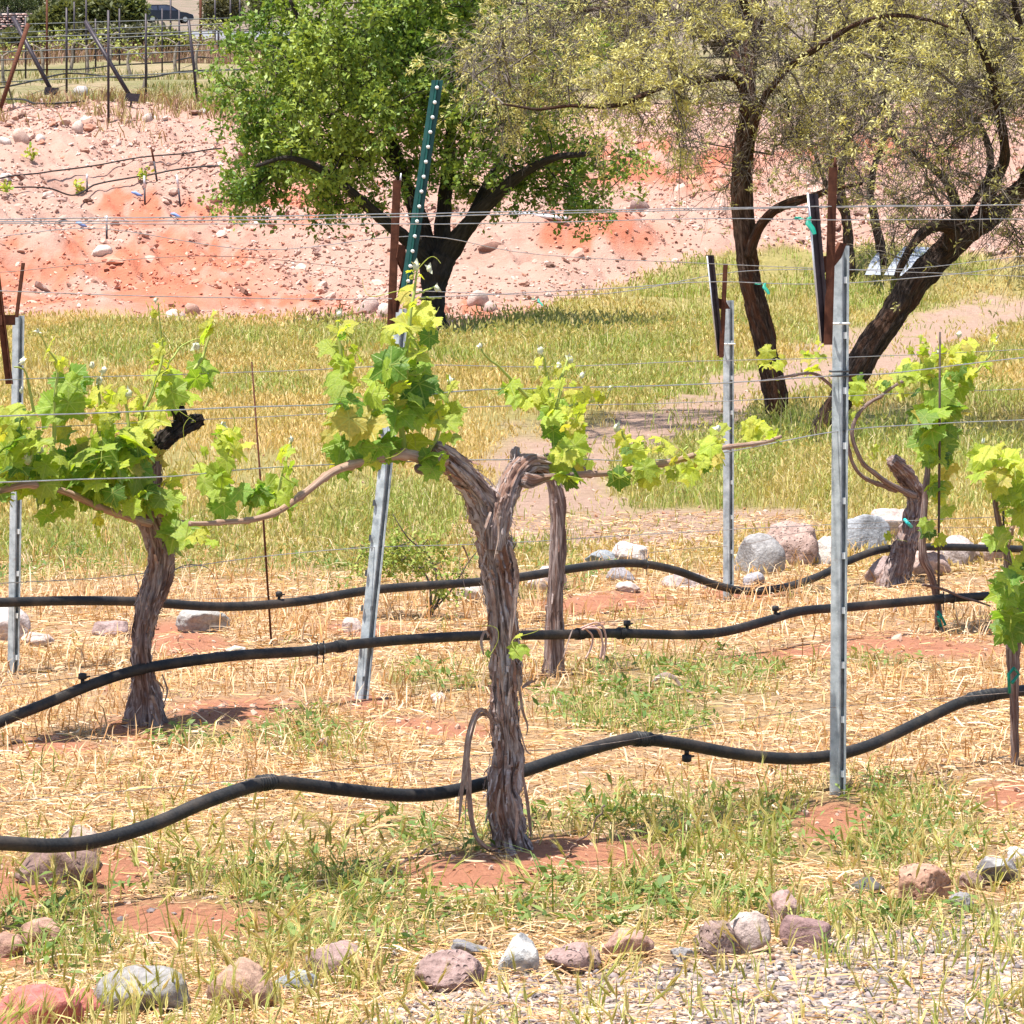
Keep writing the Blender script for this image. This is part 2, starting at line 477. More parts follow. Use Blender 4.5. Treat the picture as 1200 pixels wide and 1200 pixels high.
# ------------------------------------------------------------------ materials
class NT:
    def __init__(s, name):
        s.m = bpy.data.materials.new(name); s.m.use_nodes = True
        s.t = s.m.node_tree; s.t.nodes.clear()
        s.out = s.t.nodes.new('ShaderNodeOutputMaterial')
    def n(s, typ, **kw):
        nd = s.t.nodes.new(typ)
        for k, v in kw.items():
            if k.startswith('i_'):
                key = k[2:]; key = int(key) if key.isdigit() else key.replace('_', ' ')
                nd.inputs[key].default_value = v
            else: setattr(nd, k, v)
        return nd
    def l(s, a, b): s.t.links.new(a, b)
    def attr(s, name): return s.n('ShaderNodeAttribute', attribute_name=name)
    def noise(s, scale, detail=4, rough=.55, vec=None):
        nd = s.n('ShaderNodeTexNoise'); nd.inputs['Scale'].default_value = scale
        nd.inputs['Detail'].default_value = detail; nd.inputs['Roughness'].default_value = rough
        if vec is not None: s.l(vec, nd.inputs['Vector'])
        return nd
    def ramp(s, fac, stops):
        r = s.n('ShaderNodeValToRGB'); e = r.color_ramp.elements
        while len(e) < len(stops): e.new(.5)
        for i, (p, c) in enumerate(stops):
            e[i].position = p; e[i].color = (*c, 1) if len(c) == 3 else c
        s.l(fac, r.inputs['Fac']); return r.outputs['Color']
    def mix(s, fac, a, b, mode='MIX'):
        nd = s.n('ShaderNodeMix', data_type='RGBA', blend_type=mode)
        for i, v in ((0, fac), (6, a), (7, b)):
            if hasattr(v, 'is_output'): s.l(v, nd.inputs[i])
            elif isinstance(v, (int, float)): nd.inputs[i].default_value = v
            else: nd.inputs[i].default_value = (*v, 1)
        return nd.outputs[2]
    def math(s, op, a, b=0.0, c=None):
        nd = s.n('ShaderNodeMath', operation=op)
        for i, v in enumerate((a, b) if c is None else (a, b, c)):
            if hasattr(v, 'is_output'): s.l(v, nd.inputs[i])
            else: nd.inputs[i].default_value = v
        return nd.outputs[0]
    def bsdf(s, color=None, rough=.8, metal=0.0, spec=.3):
        b = s.n('ShaderNodeBsdfPrincipled')
        b.inputs['Roughness'].default_value = rough; b.inputs['Metallic'].default_value = metal
        b.inputs['Specular IOR Level'].default_value = spec
        if color is not None:
            if hasattr(color, 'is_output'): s.l(color, b.inputs['Base Color'])
            else: b.inputs['Base Color'].default_value = (*color, 1)
        return b
    def bump(s, b, h, strength=.5, dist=.01):
        nd = s.n('ShaderNodeBump'); nd.inputs['Strength'].default_value = strength; nd.inputs['Distance'].default_value = dist
        s.l(h, nd.inputs['Height']); s.l(nd.outputs[0], b.inputs['Normal'])
    def done(s, sh): s.l(sh.outputs[0] if hasattr(sh, 'outputs') else sh, s.out.inputs['Surface']); return s.m

M = {}
def simple(name, c1, c2, scale=20, rough=.7, metal=0.0, spec=.3, bump=.0, bd=.005):
    t = NT(name); co = t.n('ShaderNodeTexCoord').outputs['Object']
    nz = t.noise(scale, 5, .6, co)
    c = t.ramp(nz.outputs['Fac'], [(.32, c1), (.68, c2)])
    b = t.bsdf(c, rough, metal, spec)
    if bump: t.bump(b, nz.outputs['Fac'], bump, bd)
    M[name] = t.done(b); return M[name]

def leafy(name, trans=.35, rough=.5, spec=.3, var=.0):
    """thin plant matter coloured by the 'col' attribute of its mesh"""
    t = NT(name); c = t.attr('col').outputs['Color']
    b = t.bsdf(c, rough, 0, spec)
    tr = t.n('ShaderNodeBsdfTranslucent'); 
    c2 = t.mix(1.0, c, (1.15, 1.1, .55), 'MULTIPLY'); t.l(c2, tr.inputs['Color'])
    mx = t.n('ShaderNodeMixShader'); mx.inputs[0].default_value = trans
    t.l(b.outputs[0], mx.inputs[1]); t.l(tr.outputs[0], mx.inputs[2])
    M[name] = t.done(mx); return M[name]

# the ground: straw, soil, path, meadow floor, rubble slope, terrace; masks are mesh attributes
t = NT('ground'); pos = t.n('ShaderNodeNewGeometry').outputs['Position']
def A(n): return t.attr(n).outputs['Fac']
na = t.noise(55, 6, .7, pos).outputs['Fac']; nb = t.noise(3.0, 5, .6, pos).outputs['Fac']; nc = t.noise(14, 5, .65, pos).outputs['Fac']; nd_ = t.noise(.6, 4, .6, pos).outputs['Fac']
straw = t.mix(nc, t.ramp(na, [(.3, (.30, .17, .08)), (.7, (.55, .35, .18))]), t.ramp(na, [(.3, (.33, .19, .10)), (.7, (.58, .40, .24))]))
straw = t.mix(t.ramp(nb, [(.45, (0, 0, 0)), (.62, (1, 1, 1))]), straw, t.ramp(na, [(.3, (.33, .20, .12)), (.7, (.46, .31, .2))]))
gsoil = t.ramp(na, [(.3, (.14, .12, .045)), (.7, (.30, .28, .10))])
c = t.mix(t.math('MULTIPLY', A('green'), .55), straw, gsoil)
mead = t.ramp(nc, [(.3, (.22, .19, .07)), (.7, (.36, .30, .12))])
c = t.mix(A('mead'), c, mead)
path = t.mix(nb, t.ramp(na, [(.3, (.27, .17, .12)), (.7, (.47, .32, .25))]), t.ramp(nc, [(.35, (.30, .195, .145)), (.65, (.45, .31, .245))]))
c = t.mix(A('path'), c, path)
red = t.mix(nc, t.ramp(na, [(.3, (.30, .12, .07)), (.7, (.50, .23, .14))]), (.42, .185, .11))
c = t.mix(A('mound'), c, red)
hp = t.mix(nc, t.ramp(na, [(.3, (.36, .20, .15)), (.7, (.52, .33, .265))]), t.ramp(nb, [(.3, (.40, .23, .175)), (.7, (.53, .35, .285))]))
hr = t.mix(nc, t.ramp(nb, [(.3, (.40, .10, .05)), (.7, (.54, .20, .11))]), (.46, .13, .065))
hill = t.mix(t.math('MULTIPLY', A('red'), .8), hp, hr)
c = t.mix(A('hill'), c, hill)
terr = t.mix(t.ramp(nd_, [(.4, (0, 0, 0)), (.6, (1, 1, 1))]), t.ramp(nc, [(.3, (.26, .19, .11)), (.7, (.38, .30, .19))]), t.ramp(nc, [(.3, (.14, .14, .06)), (.7, (.26, .23, .11))]))
c = t.mix(A('terr'), c, terr)
c = t.mix(A('far'), c, t.mix(t.ramp(nd_, [(.4, (0, 0, 0)), (.6, (1, 1, 1))]), (.27, .19, .155), (.15, .14, .09)))
vor = t.n('ShaderNodeTexVoronoi'); vor.inputs['Scale'].default_value = 60; t.l(pos, vor.inputs['Vector'])
sepc = t.n('ShaderNodeSeparateColor'); t.l(vor.outputs['Color'], sepc.inputs[0])
gv = t.ramp(sepc.outputs[0], [(.1, (.20, .16, .15)), (.4, (.36, .28, .24)), (.7, (.50, .39, .32)), (.95, (.60, .50, .43))])
c = t.mix(A('grav'), c, gv)
b = t.bsdf(c, .95, 0, .12)
t.bump(b, t.math('ADD', na, t.math('MULTIPLY', nc, 1.5)), .8, .03)
M['ground'] = t.done(b)

leafy('grass', .30, .55, .25)
leafy('straw', .12, .6, .25)
leafy('tree_leaf', .34, .45, .3)
leafy('mesquite_leaf', .30, .6, .2)

# vine leaf with pale veins
t = NT('vine_leaf'); c = t.attr('col').outputs['Color']; tx = t.attr('tex').outputs['Vector']
sx = t.n('ShaderNodeSeparateXYZ'); t.l(tx, sx.inputs[0])
th = t.math('ABSOLUTE', t.math('ARCTAN2', sx.outputs[0], sx.outputs[1]))
rad = t.math('SQRT', t.math('ADD', t.math('MULTIPLY', sx.outputs[0], sx.outputs[0]), t.math('MULTIPLY', sx.outputs[1], sx.outputs[1])))
dv = t.math('MULTIPLY', t.math('PINGPONG', th, .49), rad)
vm = t.math('SUBTRACT', 1.0, t.math('SMOOTHSTEP' if False else 'MULTIPLY', dv, 28.0)); vm = t.math('MAXIMUM', vm, 0.0)
# side veins
sv = t.math('PINGPONG', t.math('ADD', t.math('MULTIPLY', rad, 5.0), t.math('MULTIPLY', t.math('PINGPONG', th, .49), -3.0)), .5)
svm = t.math('MAXIMUM', t.math('SUBTRACT', 1.0, t.math('MULTIPLY', sv, 7.0)), 0.0)
nz = t.noise(7, 4, .6, tx).outputs['Fac']
c1 = t.mix(1.0, c, t.ramp(nz, [(.3, (.72, .78, .7)), (.7, (1.18, 1.12, 1.1))]), 'MULTIPLY')
c1 = t.mix(t.math('MULTIPLY', svm, .18), c1, (.50, .55, .18))
c1 = t.mix(t.math('MULTIPLY', vm, .55), c1, (.52, .58, .20))
b = t.bsdf(c1, .48, 0, .35)
t.bump(b, t.math('ADD', t.math('MULTIPLY', vm, -1.0), t.math('ADD', nz, t.math('MULTIPLY', svm, -.4))), .45, .004)
tr = t.n('ShaderNodeBsdfTranslucent'); t.l(t.mix(1.0, c1, (1.3, 1.4, .42), 'MULTIPLY'), tr.inputs['Color'])
mx = t.n('ShaderNodeMixShader'); mx.inputs[0].default_value = .5
t.l(b.outputs[0], mx.inputs[1]); t.l(tr.outputs[0], mx.inputs[2])
M['vine_leaf'] = t.done(mx)

def barkmat(name, stops, red=(.23, .10, .055), redamt=.5, fr=5.0, st=11.0, bd=.006):
    t = NT(name); tx = t.attr('tex').outputs['Vector']
    mp = t.n('ShaderNodeMapping'); mp.inputs['Scale'].default_value = (fr, fr, st); t.l(tx, mp.inputs['Vector'])
    n1 = t.noise(1.0, 6, .65, mp.outputs[0]).outputs['Fac']
    mp2 = t.n('ShaderNodeMapping'); mp2.inputs['Scale'].default_value = (fr * 4, fr * 4, st * 1.5); t.l(tx, mp2.inputs['Vector'])
    n2 = t.noise(1.0, 5, .7, mp2.outputs[0]).outputs['Fac']
    mp3 = t.n('ShaderNodeMapping'); mp3.inputs['Scale'].default_value = (1.6, 1.6, 5); t.l(tx, mp3.inputs['Vector'])
    n3 = t.noise(1.0, 3, .5, mp3.outputs[0]).outputs['Fac']
    c = t.ramp(n1, stops)
    c = t.mix(t.math('MULTIPLY', t.ramp(n3, [(.5, (0, 0, 0)), (.62, (1, 1, 1))]), redamt), c, red)
    c = t.mix(.8, c, t.ramp(n2, [(.3, (.5, .5, .5)), (.7, (1.3, 1.3, 1.3))]), 'MULTIPLY')
    b = t.bsdf(c, .85, 0, .2)
    t.bump(b, t.math('ADD', n1, t.math('MULTIPLY', n2, .6)), 1.0, bd)
    M[name] = t.done(b)
barkmat('vine_bark', [(.32, (.045, .03, .026)), (.44, (.25, .185, .17)), (.54, (.48, .40, .38)), (.68, (.68, .60, .575))], red=(.32, .15, .09), redamt=.65)
barkmat('dark_vine_bark', [(.30, (.07, .042, .036)), (.46, (.21, .14, .125)), (.58, (.42, .33, .305)), (.72, (.56, .47, .44))], redamt=.4)
barkmat('mesquite_bark', [(.30, (.018, .012, .010)), (.5, (.065, .043, .034)), (.66, (.17, .12, .10)), (.75, (.30, .23, .19))], red=(.18, .065, .025), redamt=.3, fr=6, st=11, bd=.03)
barkmat('red_bark', [(.30, (.03, .016, .012)), (.5, (.10, .055, .038)), (.66, (.24, .16, .125)), (.75, (.36, .28, .23))], red=(.20, .065, .025), redamt=.55, fr=6, st=12, bd=.03)
barkmat('tree_bark', [(.30, (.02, .016, .015)), (.5, (.045, .036, .032)), (.75, (.10, .08, .07))], red=(.06, .04, .03), redamt=.3, fr=4, st=6, bd=.02)
barkmat('cane_bark', [(.25, (.26, .15, .10)), (.5, (.40, .27, .20)), (.75, (.60, .47, .38))], red=(.30, .13, .07), redamt=.5, fr=2, st=9, bd=.002)
simple('twig', (.11, .085, .07), (.38, .32, .26), 8, .85)
simple('grey_twig', (.035, .027, .024), (.19, .155, .135), 3, .85)
simple('bark_ribbon', (.17, .10, .08), (.42, .33, .28), 30, .85, bump=.4)
barkmat('char', [(.35, (.012, .010, .010)), (.56, (.04, .032, .03)), (.66, (.12, .10, .09)), (.76, (.42, .38, .34))], red=(.05, .03, .02), redamt=.3, fr=4, st=16, bd=.008)
simple('shoot', (.26, .33, .06), (.38, .42, .10), 15, .5)
simple('bud', (.50, .52, .32), (.70, .70, .58), 60, .7)
simple('galvanised', (.30, .335, .35), (.52, .56, .575), 45, .42, .35, .5, .15, .001)
simple('dark_steel', (.055, .06, .065), (.13, .14, .145), 40, .5, .4, .4)
simple('rust', (.06, .022, .013), (.14, .052, .028), 35, .85, 0, .2, .3, .002)
simple('black_iron', (.022, .017, .022), (.06, .045, .055), 30, .5, .2, .4)
simple('pale_steel', (.55, .55, .58), (.72, .72, .74), 40, .45, .3)
simple('green_paint', (.008, .05, .045), (.015, .085, .072), 30, .45, 0, .4)
simple('white_stud', (.75, .78, .76), (.82, .84, .82), 30, .5)
simple('hose_rubber', (.010, .010, .011), (.026, .027, .029), 30, .5, 0, .35, .25, .001)
t = NT('hose_rubber'); co = t.n('ShaderNodeNewGeometry').outputs['Position']
h1 = t.noise(9, 5, .65, co).outputs['Fac']; h2 = t.noise(160, 3, .6, co).outputs['Fac']
c = t.mix(t.ramp(h1, [(.46, (0, 0, 0)), (.72, (.75, .75, .75))]), t.ramp(h2, [(.3, (.009, .009, .010)), (.7, (.026, .026, .028))]), (.085, .066, .052))
b = t.bsdf(c, .6, 0, .3); t.bump(b, t.math('ADD', h2, t.math('MULTIPLY', h1, 2.0)), .35, .002); M['hose_rubber'] = t.done(b)
t = NT('galvanised'); co = t.n('ShaderNodeNewGeometry').outputs['Position']
h1 = t.noise(26, 5, .65, co).outputs['Fac']; h2 = t.noise(7, 5, .7, co).outputs['Fac']; h3 = t.noise(120, 2, .6, co).outputs['Fac']
c = t.ramp(h1, [(.32, (.24, .27, .29)), (.5, (.40, .44, .46)), (.7, (.56, .60, .62))])
c = t.mix(t.ramp(h3, [(.62, (0, 0, 0)), (.72, (.5, .5, .5))]), c, (.62, .64, .64))
c = t.mix(t.ramp(h2, [(.60, (0, 0, 0)), (.72, (.7, .7, .7))]), c, (.20, .12, .08))
b = t.bsdf(c, .5, .25, .4); t.bump(b, h1, .2, .002); M['galvanised'] = t.done(b)
simple('hose_tape', (.010, .010, .011), (.028, .028, .03), 90, .6, 0, .4, .6, .002)
simple('wire', (.34, .34, .34), (.56, .56, .55), 60, .4, .6, .5)
simple('thin_rust_wire', (.22, .16, .13), (.42, .36, .32), 60, .6, .3)
simple('teal_tape', (.0, .19, .13), (.015, .28, .19), 30, .45)
simple('cyan_tape', (.02, .40, .40), (.05, .55, .52), 30, .45)
simple('white_plastic', (.27, .29, .33), (.38, .40, .44), 8, .5)
simple('blue_scrap', (.16, .25, .52), (.24, .34, .62), 20, .6)
simple('road', (.17, .17, .19), (.24, .24, .26), 3, .9)
simple('car_paint', (.012, .014, .022), (.02, .022, .032), 3, .25, .3, .5)
simple('car_glass', (.02, .025, .045), (.05, .06, .09), 1.5, .08, 0, .6)
simple('car_rubber', (.015, .015, .015), (.03, .03, .03), 9, .7)
simple('lamp_lens', (.6, .6, .62), (.75, .75, .75), 9, .2)
simple('hub', (.35, .35, .36), (.5, .5, .5), 9, .3, .6)
simple('pink_wire', (.50, .30, .25), (.62, .42, .36), 40, .5)
simple('stake_wood', (.05, .035, .03), (.11, .08, .065), 40, .8)

def rockmat(name, pits=False):
    t = NT(name); c = t.attr('col').outputs['Color']; co = t.n('ShaderNodeTexCoord').outputs['Object']
    n1 = t.noise(9, 6, .65, co).outputs['Fac']; n2 = t.noise(70, 5, .7, co).outputs['Fac']
    cc = t.mix(.9, c, t.ramp(n1, [(.3, (.68, .66, .66)), (.5, (1, 1, 1)), (.72, (1.22, 1.2, 1.18))]), 'MULTIPLY')
    cc = t.mix(.8, cc, t.ramp(n2, [(.32, (.62, .6, .6)), (.68, (1.25, 1.25, 1.25))]), 'MULTIPLY')
    b = t.bsdf(cc, .9, 0, .2)
    h = t.math('ADD', n1, t.math('MULTIPLY', n2, .5))
    if pits:
        v = t.n('ShaderNodeTexVoronoi'); v.inputs['Scale'].default_value = 55; t.l(co, v.inputs['Vector'])
        p = t.ramp(v.outputs['Distance'], [(.16, (0, 0, 0)), (.34, (1, 1, 1))])
        h = t.math('ADD', h, t.math('MULTIPLY', p, .8))
    t.bump(b, h, .9, .012)
    M[name] = t.done(b)
rockmat('rock'); rockmat('pitted_rock', True)
t = NT('pebble'); M['pebble'] = t.done(t.bsdf(t.attr('col').outputs['Color'], .85, 0, .25))
t = NT('plaincol'); M['plaincol'] = t.done(t.bsdf(t.attr('col').outputs['Color'], .85, 0, .2))
# ------------------------------------------------------------------ ground sheet
def build_ground():
    ys = np.concatenate([np.linspace(-60, 2.5, 26), 1 / np.linspace(1 / 2.7, 1 / 46, 620), np.linspace(46.2, 69, 300), np.linspace(69.5, 130, 90), np.geomspace(132, 690, 70)])
    u = np.concatenate([np.linspace(-2.4, -.25, 45), np.linspace(-.24, .24, 560), np.linspace(.25, 2.4, 45)])
    w = np.maximum(np.abs(ys), 6.0)
    X = w[:, None] * u[None]; Y = np.repeat(ys[:, None], len(u), 1)
    Z = H(X, Y)
    n, s = X.shape
    i = np.arange(n - 1)[:, None] * s; j = np.arange(s - 1)[None]
    q = np.stack([i + j, i + j + 1, i + s + j + 1, i + s + j], -1).reshape(-1, 4)
    V = np.stack([X, Y, Z], -1).reshape(-1, 3)
    m = masks(V[:, 0], V[:, 1], V[:, 2])
    o = mk('ground', V, q, M['ground'], uv={k: m[k] for k in ('hill', 'terr', 'far', 'path', 'mound', 'green', 'red', 'grav', 'mead')})
    kind(o, 'structure')
build_ground()

def scatter(n, y0, y1, half=.19, power=1.0):
    """random ground points inside the view fan; density falls as Y^-power"""
    if power == 1.0: Y = RNG.uniform(y0, y1, n)
    else:
        a = 2 - power
        Y = (RNG.uniform(0, 1, n) * (y1 ** a - y0 ** a) + y0 ** a) ** (1 / a)
    X = RNG.uniform(-half, half, n) * Y
    return np.stack([X, Y, H(X, Y)], -1)

def keepers(P, w): return RNG.uniform(0, 1, len(P)) < w

# ------------------------------------------------------------------ straw litter between the rows
P = scatter(255000, 5.6, 18.5, .235, 1.6)
m = masks(P[:, 0], P[:, 1], P[:, 2])
k = keepers(P, (1 - .9 * m['mound']) * (1 - .5 * m['green']) * (1 - .62 * m['grav']) * np.clip(.75 + fbm(P[:, 0] * 2, P[:, 1] * 2, 0, 2, 70) * .9, .15, 1))
P = P[k]; n = len(P)
V, Fs, c_ = straws(P, RNG.gamma(2.6, .015, n) + .012, RNG.uniform(.0014, .0042, n) * (P[:, 1] / 9) ** .5, RNG.uniform(.002, .018, n))
pal = np.array([(.66, .48, .28), (.72, .57, .40), (.60, .37, .17), (.76, .65, .50), (.52, .31, .15), (.38, .24, .14), (.52, .46, .19), (.82, .74, .62)])
ci = RNG.choice(len(pal), n, p=[.22, .2, .16, .1, .12, .08, .07, .05])
colr = pal[ci] * RNG.uniform(.75, 1.08, (n, 1)) * np.array([.98, .87, .76])
kind(mk('straw_litter', V, Fs, M['straw'], col=np.repeat(colr, c_, 0)), 'stuff')

# upright dry stubble in the strips between the rows
P = scatter(44000, 8.5, 17.5, .235, 1.5)
m = masks(P[:, 0], P[:, 1], P[:, 2])
k = keepers(P, (1 - m['mound']) * (1 - .9 * m['clear']) * (1 - .6 * m['green']) * np.clip(.45 + fbm(P[:, 0] * 1.2, P[:, 1] * 1.2, 0, 3, 71) * 1.6, .03, 1) * sstep(8.5, 11, P[:, 1]))
P = P[k]; n = len(P)
V, Fs, c_ = blades(P, RNG.uniform(.03, .11, n) * (1 + .5 * sstep(12, 15, P[:, 1])), RNG.uniform(.003, .006, n), RNG.uniform(.2, 1.4, n))
colr = pal[RNG.choice(5, n)] * RNG.uniform(.8, 1.05, (n, 1)) * np.array([1.0, .88, .75])
kind(mk('dry_stubble', V, Fs, M['straw'], col=np.repeat(colr, c_, 0)), 'stuff')

# ------------------------------------------------------------------ short green grass and weeds near
GR = np.array([(.22, .30, .06), (.33, .38, .09), (.45, .43, .13), (.15, .24, .06), (.52, .46, .17)])
P0 = scatter(16000, 5.9, 17.5, .235, 1.7)
m = masks(P0[:, 0], P0[:, 1], P0[:, 2])
cl = fbm(P0[:, 0] * 2.3, P0[:, 1] * 2.3, 0, 3, 72)
k = keepers(P0, np.clip(m['green'] * 1.0 - .22 + cl * .8 + .10 * sstep(8.6, 7.2, P0[:, 1]), 0, 1) * (1 - .85 * m['mound']) * (1 - .85 * m['clear']) * (1 - .5 * m['grav']))
P0 = P0[k]
rep = RNG.integers(3, 9, len(P0))
P = np.repeat(P0, rep, 0); n = len(P)
P = P + RNG.normal(0, .018, (n, 3)) * [1, 1, 0]; P[:, 2] = H(P[:, 0], P[:, 1]) - .004
V, Fs, c_ = blades(P, RNG.gamma(4, .013, n) + .015, RNG.uniform(.0022, .0052, n), RNG.uniform(.15, 1.6, n))
tc = np.repeat(RNG.choice(5, len(P0), p=[.26, .28, .22, .12, .12]), rep)
colr = GR[tc] * RNG.uniform(.7, 1.15, (n, 1)); dry = RNG.uniform(0, 1, n) < .3
colr[dry] = (.55, .44, .2)
kind(mk('short_grass', V, Fs, M['grass'], col=np.repeat(colr, c_, 0)), 'stuff')

# flat broad-leaved weeds
P0 = scatter(3200, 6.4, 17, .235, 1.4)
m = masks(P0[:, 0], P0[:, 1], P0[:, 2])
P0 = P0[keepers(P0, np.clip(m['green'] * 1.1 - .25, 0, 1) * (1 - m['mound']) * (1 - m['grav']))]
P = np.repeat(P0, 14, 0); n = len(P)
P = P + RNG.normal(0, .035, (n, 3)) * [1, 1, 0]; P[:, 2] = H(P[:, 0], P[:, 1]) + RNG.uniform(.004, .04, n)
d = rand_dirs(n); d[:, 2] = np.abs(d[:, 2]) * .5
V, Fs, c_ = leafquads(P, d, rand_dirs(n, 2.5), RNG.uniform(.018, .05, n), RNG.uniform(.007, .018, n))
colr = mixc((.11, .20, .05), (.24, .31, .09), RNG.uniform(0, 1, n))
kind(mk('weeds', V, Fs, M['grass'], col=np.repeat(colr, c_, 0)), 'stuff')

# ------------------------------------------------------------------ wild barley: stems with bearded heads
def barley(P0, h, col_stem, col_head, name, hl=(.03, .055), hw=(.005, .009), lean=(.05, .6), leaves=2):
    n = len(P0)
    az = RNG.uniform(0, 6.28, n); ln = RNG.uniform(*lean, n)
    V1, F1, c1 = blades(P0, h, RNG.uniform(.0022, .0036, n), ln, az)
    tip = V1.reshape(n, 5, 3)[:, 4]; mid = V1.reshape(n, 5, 3)[:, 2]
    up = tip - mid; up /= np.linalg.norm(up, axis=1)[:, None]
    V2, F2 = heads(tip - up * .006, up, RNG.uniform(*hl, n), RNG.uniform(*hw, n), 10)
    PL = np.repeat(P0, leaves, 0); nl = len(PL)
    V3, F3, c3 = blades(PL, np.repeat(h, leaves) * RNG.uniform(.4, .8, nl), RNG.uniform(.004, .007, nl), RNG.uniform(.3, 1.3, nl))
    mb = MB()
    mb.add(V1, F1, np.repeat(col_stem, 5, 0)); 
    nq = 4; ch = np.concatenate([np.repeat(col_head, 4, 0)] * 3 + [np.repeat(col_head * [1.15, 1.1, 1.0], 3, 0)] * 10)
    mb.add(V2, F2, ch); mb.add(V3, F3, np.repeat(np.repeat(col_stem, leaves, 0) * RNG.uniform(.7, 1.0, (nl, 1)), 5, 0))
    kind(mb.build(name, M['grass']), 'stuff')

P0 = scatter(5700, 5.6, 9.4, .25, 1.2)
m = masks(P0[:, 0], P0[:, 1], P0[:, 2])
cl = fbm(P0[:, 0] * 2.1 + 5, P0[:, 1] * 2.1, 0, 3, 73)
P0 = P0[keepers(P0, np.clip(.24 + cl * 2.4 + .35 * sstep(7.7, 7.0, P0[:, 1]), 0, 1) * (1 - .8 * m['mound']) * (1 - .9 * m['clear']) * (1 - .5 * m['grav'])
                * (sstep(8.9, 7.7, P0[:, 1]) + .35 * sstep(700, 1000, m['px'])).clip(0, 1))]
n = len(P0)
tmix = RNG.uniform(0, 1, n)
barley(P0, RNG.uniform(.05, .135, n), mixc((.34, .40, .10), (.62, .52, .22), tmix), mixc((.42, .45, .13), (.62, .50, .24), tmix), 'wild_barley')

# ------------------------------------------------------------------ tall meadow beyond the rows
P = scatter(400000, 15.6, 53, .215, 1.35)
m = masks(P[:, 0], P[:, 1], P[:, 2])
gn = fbm(P[:, 0] * .8, P[:, 1] * .5, 0, 4, 74) * 1.3
k = keepers(P, np.clip(m['mead'], 0, 1) * (1 - .95 * sstep(.2, .75, m['path'])) * np.clip(.72 + 1.2 * fbm(P[:, 0] * 1.3, P[:, 1] * .9, 0, 3, 75) * 1.4, .06, 1))
P = P[k]; gn = gn[k]; pxm = m['px'][k]; pn = m['pnear'][k]; pym = m['py'][k]; gr = m['green'][k]; n = len(P); tall = sstep(.1, .35, fbm(P[:, 0] * 1.1 + 3, P[:, 1] * .7, 0, 3, 77))
hgt = RNG.uniform(.05, .175, n) * (1 + .5 * gn) * (.7 + .7 * gr) * (.85 + .6 * tall) * (1 - .55 * pn) * sstep(15, 19, P[:, 1]).clip(.4, 1)
V, Fs, c_ = blades(P, hgt, RNG.uniform(.003, .0066, n) * (P[:, 1] / 18), RNG.uniform(.1, .9, n))
g = np.clip(gr * .85 + .34 * sstep(420, 900, pxm) + gn * 1.35 - .07 + RNG.normal(0, .2, n), 0, 1)
colr = mixc((.76, .54, .25), (.35, .42, .10), g) * RNG.uniform(.7, 1.15, (n, 1))
cw = RNG.uniform(0, 1, n) < .14; colr[cw] = np.array((.72, .60, .36)) * RNG.uniform(.85, 1.1, (cw.sum(), 1))
# darker base, paler ears belong to the plant itself
cv = np.repeat(colr, c_, 0).reshape(n, c_, 3).copy()
kind(mk('meadow_grass', V, Fs, M['grass'], col=cv.reshape(-1, 3)), 'stuff')
# ears over the meadow
i = RNG.choice(n, 64000, replace=False)
tip = V.reshape(n, c_, 3)[i, 4]; up = rand_dirs(len(i), 2.0)
V2, F2 = heads(tip, up, RNG.uniform(.03, .06, len(i)) * (P[i, 1] / 22).clip(.9, 1.6), RNG.uniform(.008, .014, len(i)) * (P[i, 1] / 22).clip(.9, 1.8), 0)
hc = mixc(colr[i], np.broadcast_to((.68, .58, .28), (len(i), 3)), np.full(len(i), .55))
kind(mk('meadow_ears', V2, F2, M['grass'], col=np.concatenate([np.repeat(hc, 4, 0)] * 3)), 'stuff')

# ------------------------------------------------------------------ stones
def ico(sub):
    bm = bmesh.new(); bmesh.ops.create_icosphere(bm, subdivisions=sub, radius=1)
    V = np.array([v.co[:] for v in bm.verts]); Fc = np.array([[v.index for v in f.verts] for f in bm.faces]); bm.free()
    return V, Fc
ICO = {k: ico(k) for k in (1, 2, 4, 5)}

def stones(P, size, cols, name, mat, sub=1, flat=.6, smooth=False, jit=.28):
    T, Fc = ICO[sub]; n = len(P); mlen = len(T)
    sc3 = size[:, None] * np.stack([RNG.uniform(.7, 1.3, n), RNG.uniform(.7, 1.3, n), RNG.uniform(flat * .7, flat * 1.3, n)], -1)
    V = T[None] * (1 + RNG.uniform(-jit, jit, (n, mlen, 1))) 
    A_ = rand_dirs(n); x, y, z = rot_batch(A_, rand_dirs(n))
    # tilt each stone a little, spin it freely
    a = RNG.uniform(0, 6.28, n); ca, sa = np.cos(a), np.sin(a)
    V = V * sc3[:, None]
    X = V[..., 0] * ca[:, None] - V[..., 1] * sa[:, None]; Yv = V[..., 0] * sa[:, None] + V[..., 1] * ca[:, None]
    tx = RNG.normal(0, .3, n)[:, None]; ty = RNG.normal(0, .3, n)[:, None]
    Z = V[..., 2] + X * tx + Yv * ty
    W = np.stack([X, Yv, Z], -1) + P[:, None] + np.array([0, 0, 1.0]) * (size * flat * .25)[:, None, None]
    Fa = (Fc[None] + (np.arange(n) * mlen)[:, None, None]).reshape(-1, 3)
    return kind(mk(name, W.reshape(-1, 3), [Fa], mat, col=np.repeat(cols, mlen, 0), smooth=smooth), 'stuff')

